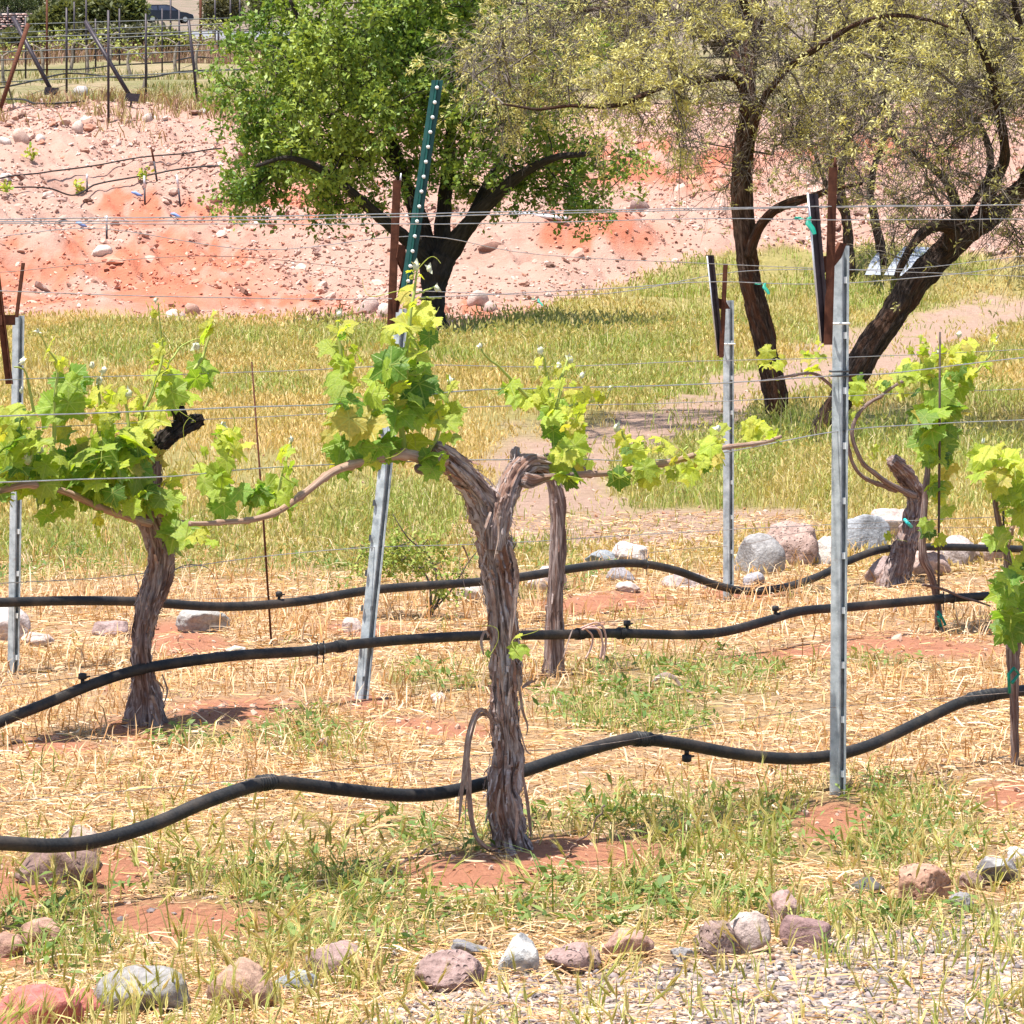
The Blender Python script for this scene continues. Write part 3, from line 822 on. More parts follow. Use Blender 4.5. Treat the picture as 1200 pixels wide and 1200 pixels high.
def rubble(n, y0, y1, s0, s1, name, sub, half=.215):
    Y = RNG.uniform(y0, y1, n); X = RNG.uniform(-half, half, n) * Y
    P = np.stack([X, Y, H(X, Y)], -1); m = masks(X, Y, P[:, 2])
    lum = fbm(X * .6, Y * .6, 0, 3, 80)
    k = keepers(P, m['hill'] * (1 - .3 * m['red']) * (1 - .85 * m['terr']) * np.clip(.6 + lum * 1.2, .1, 1)); P = P[k]; n = len(P)
    s = s0 + (s1 - s0) * RNG.beta(1.1, 4.5, n)
    pal = np.array([(.50, .33, .265), (.54, .40, .34), (.42, .24, .18), (.62, .50, .43), (.46, .22, .15), (.34, .21, .175), (.22, .13, .10)])  # last, darkest stone tone imitates the speckle of shadows between stones
    c = pal[RNG.choice(7, n, p=[.32, .2, .18, .06, .1, .06, .08])] * RNG.uniform(.8, 1.1, (n, 1))
    rd = m['red'][k]; c = mixc(c, c * [1.0, .62, .5], rd * .8)
    stones(P, s, c, name, M['pebble'], sub, .62)
rubble(82000, 45, 67, .013, .07, 'hill_rubble', 1)
rubble(1550, 45, 66, .05, .17, 'hill_stones', 2)

# gravel along the edge of the drive in front
P = scatter(42000, 3.4, 7.7, .26, 1.0)
m = masks(P[:, 0], P[:, 1], P[:, 2]); k = keepers(P, m['grav'] * .95 + .03); P = P[k]; n = len(P)
pal = np.array([(.19, .16, .16), (.31, .25, .24), (.48, .36, .29), (.58, .46, .37), (.54, .31, .22), (.40, .28, .22), (.70, .60, .50)])
c = pal[RNG.choice(7, n, p=[.17, .24, .22, .14, .07, .1, .06])] * RNG.uniform(.85, 1.1, (n, 1))
stones(P, .004 + .013 * RNG.beta(1.2, 3.4, n), c, 'gravel', M['pebble'], 1, .55, True, .2)
# small clods and stones lying about between the rows
P = scatter(11000, 6.2, 30, .235, 1.3); m = masks(P[:, 0], P[:, 1], P[:, 2])
P = P[keepers(P, .10 + .5 * m['mound'] + .6 * m['path'])]; n = len(P)
c = mixc((.34, .15, .085), (.50, .36, .28), RNG.uniform(0, 1, n))
stones(P, .004 + .02 * RNG.beta(1, 4, n), c, 'clods', M['pebble'], 1, .7)
# ------------------------------------------------------------------ vineyard helpers
def gbase(k, px, py):
    """foot of something in row k seen at px, py"""
    p = RP(k, px, py); p[2] = float(H(p[0], p[1])); return p

def path3(k, pts, off=0.0, wob=0.0):
    """pixel polyline (px, py, r_px[, off]) to world points with radius"""
    out = []
    for q in pts:
        o = q[3] if len(q) > 3 else off
        p = RP(k, q[0], q[1], o)
        out.append([*p, q[2] * p[1] / F])
    return np.array(out)

def add_tube(mb, P, n, s=6, tex=None):
    Q = resample(P, n); V, Fs = tube(Q[:, :3], Q[:, 3], s)
    mb.add(V, Fs); return Q

# ------------------------------------------------------------------ irrigation hoses
def hose(k, pts, rpx, label, couplings=(), drips=(), clips=()):
    e0 = (pts[0][0] - 260, pts[0][1] + (pts[0][1] - pts[1][1]) * 1.5); e1 = (pts[-1][0] + 300, pts[-1][1] - 30); pts = [e0] + list(pts) + [e1]
    Q0 = path3(k, [(x, y, rpx, (-.085, .03, .03 if x < 930 else -.10)[k]) for x, y in pts])
    r = rpx * Q0[len(Q0) // 2, 1] / F
    Q0[:, 3] = r
    root = thing('irrigation_hose', [Q0[0, 0], Q0[0, 1], float(H(Q0[0, 0], Q0[0, 1]))], label, 'hose', 'black irrigation hoses along the vine rows')
    mb = MB(); Q = resample(Q0, 300); V, Fs = tube(Q[:, :3], Q[:, 3], 14); mb.add(V, Fs); mb.build('tube', M['hose_rubber'], root)
    def near(px, py):
        p = RP(k, px, py, (-.085, .03, .03)[k]); i = int(np.argmin(np.linalg.norm(Q[:, :3] - p, axis=1))); return i
    for px, py, wpx in couplings:
        i = near(px, py); c = Q[i, :3]; d = Q[min(i + 2, 299), :3] - Q[max(i - 2, 0), :3]; d /= np.linalg.norm(d)
        L = wpx * c[1] / F; nn = 36
        t = np.linspace(-.5, .5, nn)
        cc = np.array([np.interp(t * L + 0, [-L, L], [c[a] - d[a] * L, c[a] + d[a] * L]) for a in range(3)]).T
        rr = r * (1.14 + .10 * np.sin(t * 40) + .05 * RNG.normal(size=nn)); rr[0] = rr[-1] = r * .9
        mb = MB(); V, Fs = tube(cc, rr, 14); mb.add(V, Fs); mb.build('coupling', M['hose_tape'], root)
    for px, py, up in drips:
        i = near(px, py); c = Q[i, :3].copy(); s = 1 if up else -1
        mb = MB(); z = np.array([0, 0, s * 1.0]); q = c + z * r * .8
        V, Fs = tube([q, q + z * .012], [.007, .006], 8); mb.add(V, Fs)
        V, Fs = tube([q + z * .012, q + z * .014, q + z * .03, q + z * .033], [.006, .013, .013, .008], 10); mb.add(V, Fs)
        V, Fs = tube([q + z * .018 + RD * .0, q + z * .02 + RD * .028], [.004, .003], 6); mb.add(V, Fs)
        mb.build('dripper', M['hose_tape'], root)
    for px, py in clips:
        i = near(px, py); c = Q[i, :3]
        a = np.linspace(0, 2 * math.pi, 18)[:-1]; d = Q[i + 1, :3] - Q[i, :3]; d /= np.linalg.norm(d); e = np.cross(d, [0, 0, 1.0])
        P = np.array([c + (e * math.cos(t) + np.array([0, 0, 1]) * math.sin(t)) * r * 1.12 for t in a] + [c + np.array([0, 0, r * 1.7]) + e * .01, c + np.array([0, 0, -r * 2.6]) - RN * .01])
        mb = MB(); V, Fs = tube(P, .0025, 5); mb.add(V, Fs); mb.build('clip', M['dark_steel'], root)
    return root

hose(0, [(-90, 992), (-30, 990), (0, 988), (60, 991), (115, 985), (180, 966), (240, 940), (300, 920), (330, 917), (400, 925), (480, 932), (540, 925), (600, 908), (660, 888), (720, 870), (750, 866), (800, 872), (860, 883), (920, 889), (970, 886), (1020, 873), (1080, 845), (1130, 822), (1180, 812), (1240, 806), (1330, 812)], 7.6,
     'thick black irrigation hose nearest the viewer, crossing the foot of the forked front vine',
     [(312, 917, 26), (752, 866, 28), (1152, 818, 50)], [(803, 875, 0)], [])
hose(1, [(-90, 905), (-30, 862), (0, 846), (60, 822), (100, 805), (150, 788), (200, 778), (280, 768), (360, 763), (400, 757), (470, 750), (560, 745), (640, 744), (720, 742), (800, 744), (850, 740), (900, 727), (940, 716), (1000, 711), (1100, 702), (1160, 698), (1240, 690), (1330, 700)], 5.9,
     'black irrigation hose of the middle row, crossing the leaning grey post low down',
     [(402, 757, 14), (678, 743, 10), (728, 742, 9)], [(101, 804, 1), (732, 741, 1), (908, 723, 1)], [(370, 762), (378, 761), (1103, 702), (1115, 701)])
hose(2, [(-90, 708), (-30, 706), (0, 706), (80, 704), (160, 705), (260, 711), (350, 705), (440, 691), (560, 682), (620, 675), (680, 665), (740, 660), (790, 668), (840, 686), (880, 693), (920, 688), (960, 675), (1000, 655), (1040, 643), (1100, 641), (1180, 643), (1240, 644), (1330, 640)], 4.9,
     'black irrigation hose of the farthest row, arching over the pale rocks behind the vines',
     [], [(330, 706, 1)], [(758, 662), (1103, 641)])

# ------------------------------------------------------------------ trellis wires
def wire(k, pts, rpx, label, mat='wire', off=0.0):
    def ex(a, b, d): return (a[0] + d, a[1] + (a[1] - b[1]) / (a[0] - b[0]) * d)
    pts = ([ex(pts[0], pts[1], -220)] if pts[0][0] < 0 else []) + list(pts) + ([ex(pts[-1], pts[-2], 260)] if pts[-1][0] > 1200 else [])
    P = path3(k, [(x, y, rpx) for x, y in pts], off)
    r = rpx * P[:, 1].mean() / F; P[:, 3] = r
    mb = MB(); Q = resample(P, 90)
    Q[:, 2] += .002 * fbm(np.arange(90) * .3, k * 7.1, pts[0][1] * .1, 2, 90)
    V, Fs = tube(Q[:, :3], Q[:, 3], 6); mb.add(V, Fs)
    o = mb.build('trellis_wire', M[mat], None, origin=[P[0, 0], P[0, 1], P[0, 2]])
    ROOTS.append(o); tag(o, label, 'wire', 'trellis wires strung along the vine rows')
wire(0, [(-80, 258), (0, 257), (300, 254), (600, 248), (950, 242), (1300, 240)], .75, 'upper one of the close wire pair crossing the rusty arm of the front post', off=.05)
wire(0, [(-80, 261), (0, 260), (300, 258), (560, 252), (900, 244), (975, 243), (1300, 239)], .75, 'lower one of the close wire pair crossing the rusty arm of the front post', off=-.05)
wire(0, [(-80, 263), (0, 262), (300, 263), (560, 262), (830, 256), (975, 258), (1180, 257), (1300, 262)], .6, 'single wire just under the close high pair, behind the green studded arm', off=.09)
wire(1, [(-80, 280), (0, 277), (120, 268), (300, 293), (450, 279), (520, 279), (640, 299), (900, 312), (1300, 328)], .5, 'slack wire crossing the rusty bracket of the leaning post and the rubble slope')
wire(1, [(-80, 318), (0, 319), (240, 300), (450, 318)], .5, 'thin wire rising from the left edge over the red soil patch of the slope', 'thin_rust_wire')
wire(1, [(-80, 338), (0, 341), (200, 348), (450, 350), (700, 339), (835, 330), (960, 333), (1110, 322), (1300, 298)], .6, 'wire along the foot of the rubble slope, passing the dark arm of the front post', off=.05)
wire(2, [(480, 341), (700, 345), (870, 318), (1060, 315), (1200, 300), (1300, 292)], .45, 'faint wire passing just under the top of the short far right post')
wire(1, [(-80, 451), (0, 445), (300, 436), (480, 428), (640, 430), (800, 424), (985, 419), (1130, 413), (1300, 404)], .5, 'wire brushing the top leaves of the middle row, above the cut dark stump')
wire(0, [(-80, 491), (0, 488), (240, 479), (430, 471), (550, 457), (640, 455), (800, 451), (985, 440), (1050, 437), (1180, 421), (1300, 408)], .8, 'heavier wire tied to the front post, passing through the front vine leaves')
wire(1, [(-80, 508), (0, 503), (300, 489), (430, 483), (560, 477), (800, 472), (985, 464), (1300, 452)], .5, 'thin wire one hand below the tied heavy wire, crossing the middle of the leaf clumps')
wire(0, [(-80, 569), (0, 565), (200, 558), (300, 549), (480, 541), (640, 538), (800, 537), (985, 505), (1070, 498), (1200, 492), (1300, 488)], .75, 'wire along the arms of the forked front vine that carries its canes')
wire(1, [(-80, 692), (0, 684), (140, 675), (300, 653), (430, 642), (600, 636), (760, 626), (985, 614), (1300, 600)], .5, 'thin wire above the hoses, crossing the trunk of the left vine')
wire(2, [(-80, 708), (300, 700), (480, 690), (760, 648), (870, 638), (985, 620), (1300, 618)], .35, 'hair thin wire just over the farthest hose', 'thin_rust_wire')
wire(1, [(-80, 812), (0, 804), (140, 788), (300, 766), (640, 735), (900, 714), (1050, 705), (1300, 690)], .4, 'hair thin wire running just over the middle hose', 'thin_rust_wire')
wire(0, [(-80, 945), (0, 940), (300, 912), (560, 885), (700, 873), (860, 845), (985, 828), (1180, 812), (1300, 800)], .45, 'lowest thin wire of the front row, just over the nearest hose', 'thin_rust_wire')

# ------------------------------------------------------------------ steel posts
def angle_bar(mb, p0, p1, w, fx, fy, flip=1):
    sec = sheet_section([(-w * .5, 0), (w * .3, 0), (w * .5, 0), (w * .5, flip * w * .45), (w * .5, flip * w * .8)], .004)
    V, Fq = extrude(sec, np.asarray(p0), np.asarray(p1), fx, fy); n = len(sec)
    mb.add(V, [Fq])
    h = n // 2
    for base, fl in ((0, 1), (n, 0)):
        q = [[base + i, base + i + 1, base + n - 2 - i, base + n - 1 - i] for i in range(h - 1)]
        mb.add(V, np.array(q if not fl else [r[::-1] for r in q]))

def post(k, foot, top, wpx, label, turn=0.0, band=None, tied=None, hooks=True):
    b = gbase(k, *foot); t = RP(k, *top)
    w = wpx * b[1] / F
    root = thing('trellis_post', b, label, 'post', 'galvanized steel trellis posts')
    ct, st = math.cos(turn), math.sin(turn)
    fx = np.array([ct, st, 0.0]); fy = np.array([st, -ct, 0.0])     # fy points to the viewer
    sec = sheet_section([(-w * .5, -w * .16), (-w * .47, -w * .04), (-w * .2, w * .12), (w * .04, w * .26), (w * .08, w * .22), (w * .09, -w * .38), (w * .14, -w * .42), (w * .32, -w * .42), (w * .37, -w * .38), (w * .39, w * .10), (w * .42, w * .14), (w * .5, w * .14)], .0035)
    mb = MB(); p0 = b - np.array([0, 0, .1]) - (t - b) * .02
    V, Fq = extrude(sec, p0, t, fx, fy); n = len(sec); mb.add(V, [Fq])
    q = [[n + i, n + i + 1, n + n - 2 - i, n + n - 1 - i] for i in range(n // 2 - 1)]; mb.add(V, np.array(q))
    mb.build('steel_channel', M['galvanised'], root, smooth=False)
    if hooks:
        u = (t - b) / np.linalg.norm(t - b); L = np.linalg.norm(t - b)
        for i in range(int(L / .15)):
            c = b + u * (.06 + i * .15) + fx * w * .27 - fy * w * .02
            mb = MB(); mb.add(*box(c, fx * .0045, fy * .006, u * .009)); mb.build('wire_hook', M['white_stud'], root, smooth=False)
    return root, b, t, fx, fy, w

def bar(root, k, a, c, wpx, mat, off, name='cross_arm', flip=1, turn=.2, cap=None):
    p0 = RP(k, *a, off); p1 = RP(k, *c, off)
    w = wpx * p0[1] / F
    fx = np.array([math.cos(turn), math.sin(turn), 0.0]); fy = np.array([math.sin(turn), -math.cos(turn), 0.0])
    mb = MB(); angle_bar(mb, p0, p1, w, fx, fy, flip)
    o = mb.build(name, M[mat], root, smooth=False)
    return o, p0, p1, fx, fy, w

def bracket(root, k, pts, mat, off, th=.012):
    P = np.array([RP(k, x, y, off) for x, y in pts]); n = len(P)
    V = np.vstack([P, P - RN * -th]); i = np.arange(n); j = (i + 1) % n
    mb = MB(); mb.add(V, [np.stack([i, j, j + n, i + n], -1)])
    tri = np.array([[0, a, a + 1] for a in range(1, n - 1)]); mb.add(V, [tri[:, ::-1], tri + n])
    return mb.build('bracket', M[mat], root, smooth=False)

def band(root, k, px, py, b, fx, fy, w, mat='white_stud', rows=1):
    mb = MB(); c = RP(k, px, py)
    for r_ in range(rows):
        q = c + np.array([0, 0, r_ * .012])
        P = [q + fx * (-w * .6) + fy * w * .1, q + fx * (-w * .56) + fy * w * .52, q + fx * w * .05 + fy * w * .54, q + fx * w * .56 + fy * w * .12, q + fx * w * .62 - fy * w * .1]
        V, Fs = tube(resample(np.c_[np.array(P), np.full(5, .003)], 16)[:, :3], .0032, 5); mb.add(V, Fs)
    mb.build('wire_tie', M[mat], root)

# front post
r, b, t, fx, fy, w = post(0, (982, 943), (986, 288), 18, 'tall straight galvanized steel post in the front row, with two rusty arms at its top')
o, *_ = bar(r, 0, (966, 402), (951, 227), 8, 'black_iron', .03, flip=1, turn=.5); o['label'] = 'black slanting arm with a pale edge'
o2, p0, p1, *_ = bar(r, 0, (970, 404), (976, 196), 9.5, 'rust', .05, flip=-1); o2['label'] = 'upright rusty brown arm'
mb = MB(); V, Fs = tube([RP(0, 979, 198, .05), RP(0, 978.5, 184, .05)], [.006, .002], 6); mb.add(V, Fs); mb.build('spike', M['rust'], o2)
mb = MB(); e0, e1 = RP(0, 946.5, 226, .05), RP(0, 961.5, 400, .05); V, Fs = tube([e0, e1], [.003, .003], 5); mb.add(V, Fs); mb.build('pale_edge', M['pale_steel'], o)
bracket(r, 0, [(977, 300), (985, 284), (992, 286), (986, 302), (978, 312)], 'rust', .03)
bracket(r, 0, [(960, 318), (966, 300), (972, 300), (970, 316), (962, 326)], 'rust', .02)
band(r, 0, 984, 379, b, fx, fy, w); band(r, 0, 983, 440, b, fx, fy, w, 'dark_steel', 2)
# far row, right post
r, b, t, fx, fy, w = post(2, (854, 705), (854, 352), 12, 'slim galvanized post beside the dark mesquite trunk, its two thin arms forming a narrow V')
o, *_ = bar(r, 2, (843, 417), (831, 299), 6, 'black_iron', .03, turn=.5); o['label'] = 'black slanting arm with a pale edge'
mb = MB(); V, Fs = tube([RP(2, 828.6, 300, .05), RP(2, 840.5, 416, .05)], .003, 5); mb.add(V, Fs); mb.build('pale_edge', M['pale_steel'], o)
o, *_ = bar(r, 2, (845, 419), (850, 309), 5, 'rust', .05, flip=-1); o['label'] = 'rusty brown arm'
bracket(r, 2, [(838, 348), (850, 352), (856, 362), (846, 362), (838, 358)], 'rust', .03)
band(r, 2, 854, 403, b, fx, fy, w)
# far row, left post
r, b, t, fx, fy, w = post(2, (15, 793), (22, 370), 14, 'galvanized post at the left edge of the picture with a rusty bracket across its top')
bar(r, 2, (10, 450), (-8, 300), 7, 'rust', .05, turn=.4); bar(r, 2, (19, 372), (27, 308), 4, 'rust', .04, flip=-1)
bracket(r, 2, [(2, 369), (18, 369), (18, 381), (2, 381)], 'rust', .06)
# middle row, leaning post with a studded green arm
r, b, t, fx, fy, w = post(1, (420, 818), (471, 362), 16, 'leaning galvanized post with a tall green studded arm and a rusty arm on top', turn=.1, hooks=False)
u = (t - b) / np.linalg.norm(t - b)
for i in range(9):
    c = b + u * (.07 + i * .118) - fx * w * .48 + fy * w * .02
    mb = MB(); mb.add(*box(c, fx * .0035, fy * .005, u * .010)); mb.build('slot', M['dark_steel'], r, smooth=False)
    mb = MB(); mb.add(*box(c + fx * w * .70, fx * .004, fy * .005, u * .007)); mb.build('slot', M['dark_steel'], r, smooth=False)
o, *_ = bar(r, 1, (458, 386), (465, 211), 9, 'rust', .05, flip=-1); o['label'] = 'straight rusty brown arm'
mb = MB(); V, Fs = tube([RP(1, 469.5, 212, .05), RP(1, 470, 203, .05)], [.004, .002], 5); mb.add(V, Fs); mb.build('spike', M['pale_steel'], o)
# the green studded arm: a T-shaped post
p0, p1 = RP(1, 474, 352, .08), RP(1, 512.5, 94, .08); w = 13 * p0[1] / F
sec = sheet_section([(-w * .5, 0), (-w * .15, .002), (-w * .04, .003), (0, .02), (w * .04, .003), (w * .15, .002), (w * .5, 0)], .005)
fx = np.array([1.0, .15, 0]); fy = np.array([.15, -1.0, 0]); mb = MB(); V, Fq = extrude(sec, p0, p1, fx, fy); mb.add(V, [Fq]); n = len(sec)
for bs in (0, n): mb.add(V, np.array([[bs + i, bs + i + 1, bs + n - 2 - i, bs + n - 1 - i] for i in range(n // 2 - 1)]))
ga = mb.build('cross_arm', M['green_paint'], r, smooth=False); ga['label'] = 'tall green arm with a line of white studs'
u = (p1 - p0) / np.linalg.norm(p1 - p0); L = np.linalg.norm(p1 - p0)
for i in range(15):
    c = p0 + u * (L * (.02 + i * .0675)) + fy * .022; e = u * .0062
    mb = MB(); V, Fs = tube([c - fy * .006, c + fy * .003, c + fy * .005], [.0062, .0062, .002], 8); mb.add(V, Fs); mb.build('stud', M['white_stud'], ga)
bracket(r, 1, [(467, 286), (475, 288), (476, 300), (474, 320), (470, 312), (465, 302)], 'rust', .06)
bar(r, 1, (464, 366), (473, 320), 4, 'rust', .05, name='brace'); 

# ------------------------------------------------------------------ grapevines
YOUNG = np.array((.60, .58, .09)); FRESH = np.array((.42, .53, .07)); GREEN = np.array((.19, .34, .05)); DEEP = np.array((.085, .18, .035))

class Vine:
    def __init__(s, k, foot, label):
        s.k = k; b = gbase(k, *foot)
        s.root = thing('grapevine', b, label, 'vine', 'grapevines on the trellis rows')
        s.leaf = MB(); s.shoot = MB(); s.budm = MB(); s.nb = 0
    def wood(s, name, pts, mat, n=60, sides=28, seed=1, amp=.2, twist=2.0, fr=4.0, st=9.0, off=0.0, lump=.1, pl=0):
        P = path3(s.k, pts, off)
        mb = MB(); V, Fs, tex = bark(P, n, sides, seed, amp, twist, fr, st, lump); mb.add(V, Fs, tex=tex)
        if pl: V2, F2, T2 = peel(V, tex, n, sides, pl, seed, P[:, 3].mean() * .26, (max(4, n // 30), max(7, n // 11)), P[:, 3].mean() * .32); mb.add(V2, F2, tex=T2)
        return mb.build(name, M[mat], s.root)
    def cane(s, pts, n=60, off=0.0, mat='cane_bark', name='cane'):
        P = path3(s.k, pts, off); Q = resample(P, n)
        L = np.r_[0, np.cumsum(np.linalg.norm(np.diff(Q[:, :3], axis=0), axis=1))]
        nod = np.exp(-((L / .085) % 1.0 - .5) ** 2 / .006)
        Q[:, :3] += .006 * np.stack([vn(L * 9, i * 7.7, 0, 31) for i in range(3)], -1)
        V, Fs = tube(Q[:, :3], Q[:, 3] * (1 + .35 * nod), 10)
        th = np.tile(np.arange(10) / 10 * 2 * math.pi, n); l = np.repeat(L, 10)
        tex = np.stack([np.cos(th), np.sin(th), l], -1); tex = np.vstack([tex, tex[:2]])
        mb = MB(); mb.add(V, Fs, tex=tex); return mb.build(name, M[mat], s.root)
    def sprout(s, pts, off=0.0, n=24):
        P = path3(s.k, pts, off); Q = resample(P, n)
        Q[:, :3] += .004 * np.stack([vn(np.arange(n) * .4, i * 5.3 + pts[0][0], 0, 33) for i in range(3)], -1)
        V, Fs = tube(Q[:, :3], Q[:, 3], 6); mb = MB(); mb.add(V, Fs); mb.build('shoot', M['shoot'], s.root); return Q
    def clump(s, px, py, rx, ry, n, size, young=.3, off=0.0, depth=.10, axis=None):
        n = max(2, int(n * .68)); size = size * .95; young = min(1, young + .02)
        """n leaves in an ellipse of pixels; size = tip length in pixels"""
        ang = RNG.uniform(0, 6.28, n); rr = np.sqrt(RNG.uniform(0, 1, n))
        X = px + rx * rr * np.cos(ang); Yp = py + ry * rr * np.sin(ang)
        P = np.array([RP(s.k, a, b_, off + d) for a, b_, d in zip(X, Yp, RNG.uniform(-depth, depth, n))])
        sz = size * P[:, 1] / F * RNG.uniform(.42, 1.28, n)
        out = np.stack([np.cos(ang) * .8, RNG.normal(0, .6, n) - .35, -.55 + .3 * np.sin(-ang)], -1) + RNG.normal(0, .35, (n, 3))
        nrm = np.stack([RNG.normal(-.1, .5, n), RNG.normal(-.55, .45, n), RNG.uniform(.25, 1.1, n)], -1)
        top = np.clip((py - Yp) / max(ry, 1) * .5 + .5, 0, 1)
        yv = np.clip(young + .35 * (top - .5) + RNG.normal(0, .18, n), 0, 1)
        c = np.where(yv[:, None] < .5, mixc(GREEN, FRESH, np.clip(yv * 2, 0, 1)), mixc(FRESH, YOUNG, np.clip(yv * 2 - 1, 0, 1)))
        dk = RNG.uniform(0, 1, n) < (.25 * (1 - young)); c[dk] = mixc(DEEP, GREEN, RNG.uniform(0, 1, dk.sum()))
        c = c * RNG.uniform(.72, 1.15, (n, 1)); ye = RNG.uniform(0, 1, n) < .06; c[ye] = (.50, .42, .10)
        sz = sz * (1.05 - .35 * yv)
        t = out / np.linalg.norm(out, axis=1)[:, None]
        P0 = P - t * sz[:, None] * .4
        grape_leaves(P0, t, nrm, sz, s.leaf, c)
        for _ in range(max(1, n // 9)):
            q = P[RNG.integers(0, n)]; d0 = rand_dirs(1, .5)[0]; t_ = np.linspace(0, 1, 12)[:, None]; x_, y_, z_ = rot_batch(d0[None], rand_dirs(1)); L_ = RNG.uniform(.05, .13)
            cv = q + d0 * t_ * L_ + (x_ * np.sin(t_ * RNG.uniform(2, 5)) + z_ * (1 - np.cos(t_ * RNG.uniform(2, 6)))) * L_ * .3
            V, Fs = tube(cv, np.linspace(.0013, .0006, 12), 4, False); s.leaf.add(V, Fs, (.44, .46, .12), np.full((len(V), 3), .3))
        # stalks
        for p, tt, z in zip(P0, t, sz):
            e = p - tt * z * .7 + np.array([0, 0, -z * .5]); m_ = (p + e) / 2 + np.array([0, 0, z * .15])
            V, Fs = tube([p, m_, e], [.0012, .0014, .0018], 4, False); s.leaf.add(V, Fs, (.36, .40, .09), np.full((len(V), 3), .3))
    def tipbud(s, px, py, size, off=0.0):
        """a furled woolly shoot tip"""
        p = RP(s.k, px, py, off); r = size * p[1] / F
        s.budm = MB(); T, Fc = ICO[2]; V = T * (1 + RNG.uniform(-.25, .25, (len(T), 1))) * [r * .75, r * .75, r] + p
        s.budm.add(V, [Fc]); s.nb += 1
        for q in range(3):
            d = rand_dirs(1, .6); V, Fs, _ = leafquads(p[None] - d * r * .3, d, rand_dirs(1), np.array([r * 2.3]), np.array([r * 1.1])); s.budm.add(V, Fs)
        s.budm.build('bud', M['bud'], s.root)
    def finish(s):
        s.leaf.build('foliage', M['vine_leaf'], s.root)

def ribbon(v, pts, wpx, off=.06, mat='bark_ribbon', name='bark_strip', tw=1.0):
    P = path3(v.k, [(x, y, wpx * .62) for x, y in pts], off); Q = resample(P, 26)
    T, N, B = frames(Q[:, :3]); a = np.linspace(0, tw, 26) + RNG.uniform(0, 3)
    prof = np.sin(np.linspace(.35, math.pi - .1, 26)) ** .5
    S_ = (N * np.cos(a)[:, None] + B * np.sin(a)[:, None]) * (Q[:, 3] * prof)[:, None] * .5
    C_ = np.cross(T, S_) * .35
    V = np.concatenate([Q[:, :3] - S_, Q[:, :3] + C_, Q[:, :3] + S_]); n = 26; i = np.arange(n - 1)[:, None]
    mb = MB(); mb.add(V, [np.vstack([np.hstack([i, i + 1, n + i + 1, n + i]), np.hstack([n + i, n + i + 1, 2 * n + i + 1, 2 * n + i])])])
    return mb, v

def strips(v, L):
    for pts, wpx, off in L:
        mb, _ = ribbon(v, pts, wpx, off); mb.build('bark_strip', M['bark_ribbon'], v.root)

# --- the forked vine in front
v = Vine(0, (600, 1003), 'gnarled forked grapevine nearest the viewer, with shaggy grey bark and two arms in a Y')
v.wood('trunk', [(604, 1022, 28), (602, 1004, 22), (596, 972, 18), (591, 930, 18), (594, 880, 15.5), (590, 830, 15), (592, 770, 16), (588, 710, 15.5), (583, 660, 17), (575, 615, 18), (560, 578, 14.5), (537, 549, 12.5), (517, 530, 10), (508, 523, 7)], 'vine_bark', 340, 84, 11, .34, 1.8, 3.0, 9.0, pl=260)
v.wood('arm', [(578, 645, 9), (583, 610, 13), (592, 580, 13.5), (604, 556, 12.5), (618, 544, 11), (632, 544, 9), (650, 548, 7)], 'vine_bark', 130, 52, 14, .30, 2.0, 3.2, 9.0, .03, pl=70)
v.wood('dead_spur', [(628, 548, 10), (643, 545, 13), (656, 546, 13), (662, 546, 9)], 'char', 30, 24, 15, .25, 1, 3, 6, .0)
v.wood('spur', [(612, 545, 9), (604, 532, 6), (606, 524, 3)], 'vine_bark', 24, 20, 16, .2, 1, 3, 6, .0)
v.wood('spur', [(612, 560, 9), (620, 563, 9), (640, 560, 4.5), (655, 558, 4), (670, 556, 3.5)], 'vine_bark', 40, 20, 17, .2, 1, 3, 6, .06)
v.cane([(520, 536, 9), (505, 540, 8), (480, 533, 6.5), (445, 536, 5.5), (405, 548, 5), (380, 560, 4.5), (350, 582, 4.2), (325, 600, 3.8), (290, 610, 3.5), (255, 612, 3.2), (220, 613, 2.6)], 110, .05)
v.cane([(650, 556, 5), (690, 556, 4), (730, 551, 3.8), (775, 544, 3.6), (810, 534, 3.4), (840, 526, 3), (880, 520, 2.6), (915, 512, 2)], 80, .03)
v.cane([(505, 545, 7), (495, 549, 6), (488, 546, 3)], 20, .06, 'dark_vine_bark', 'spur')
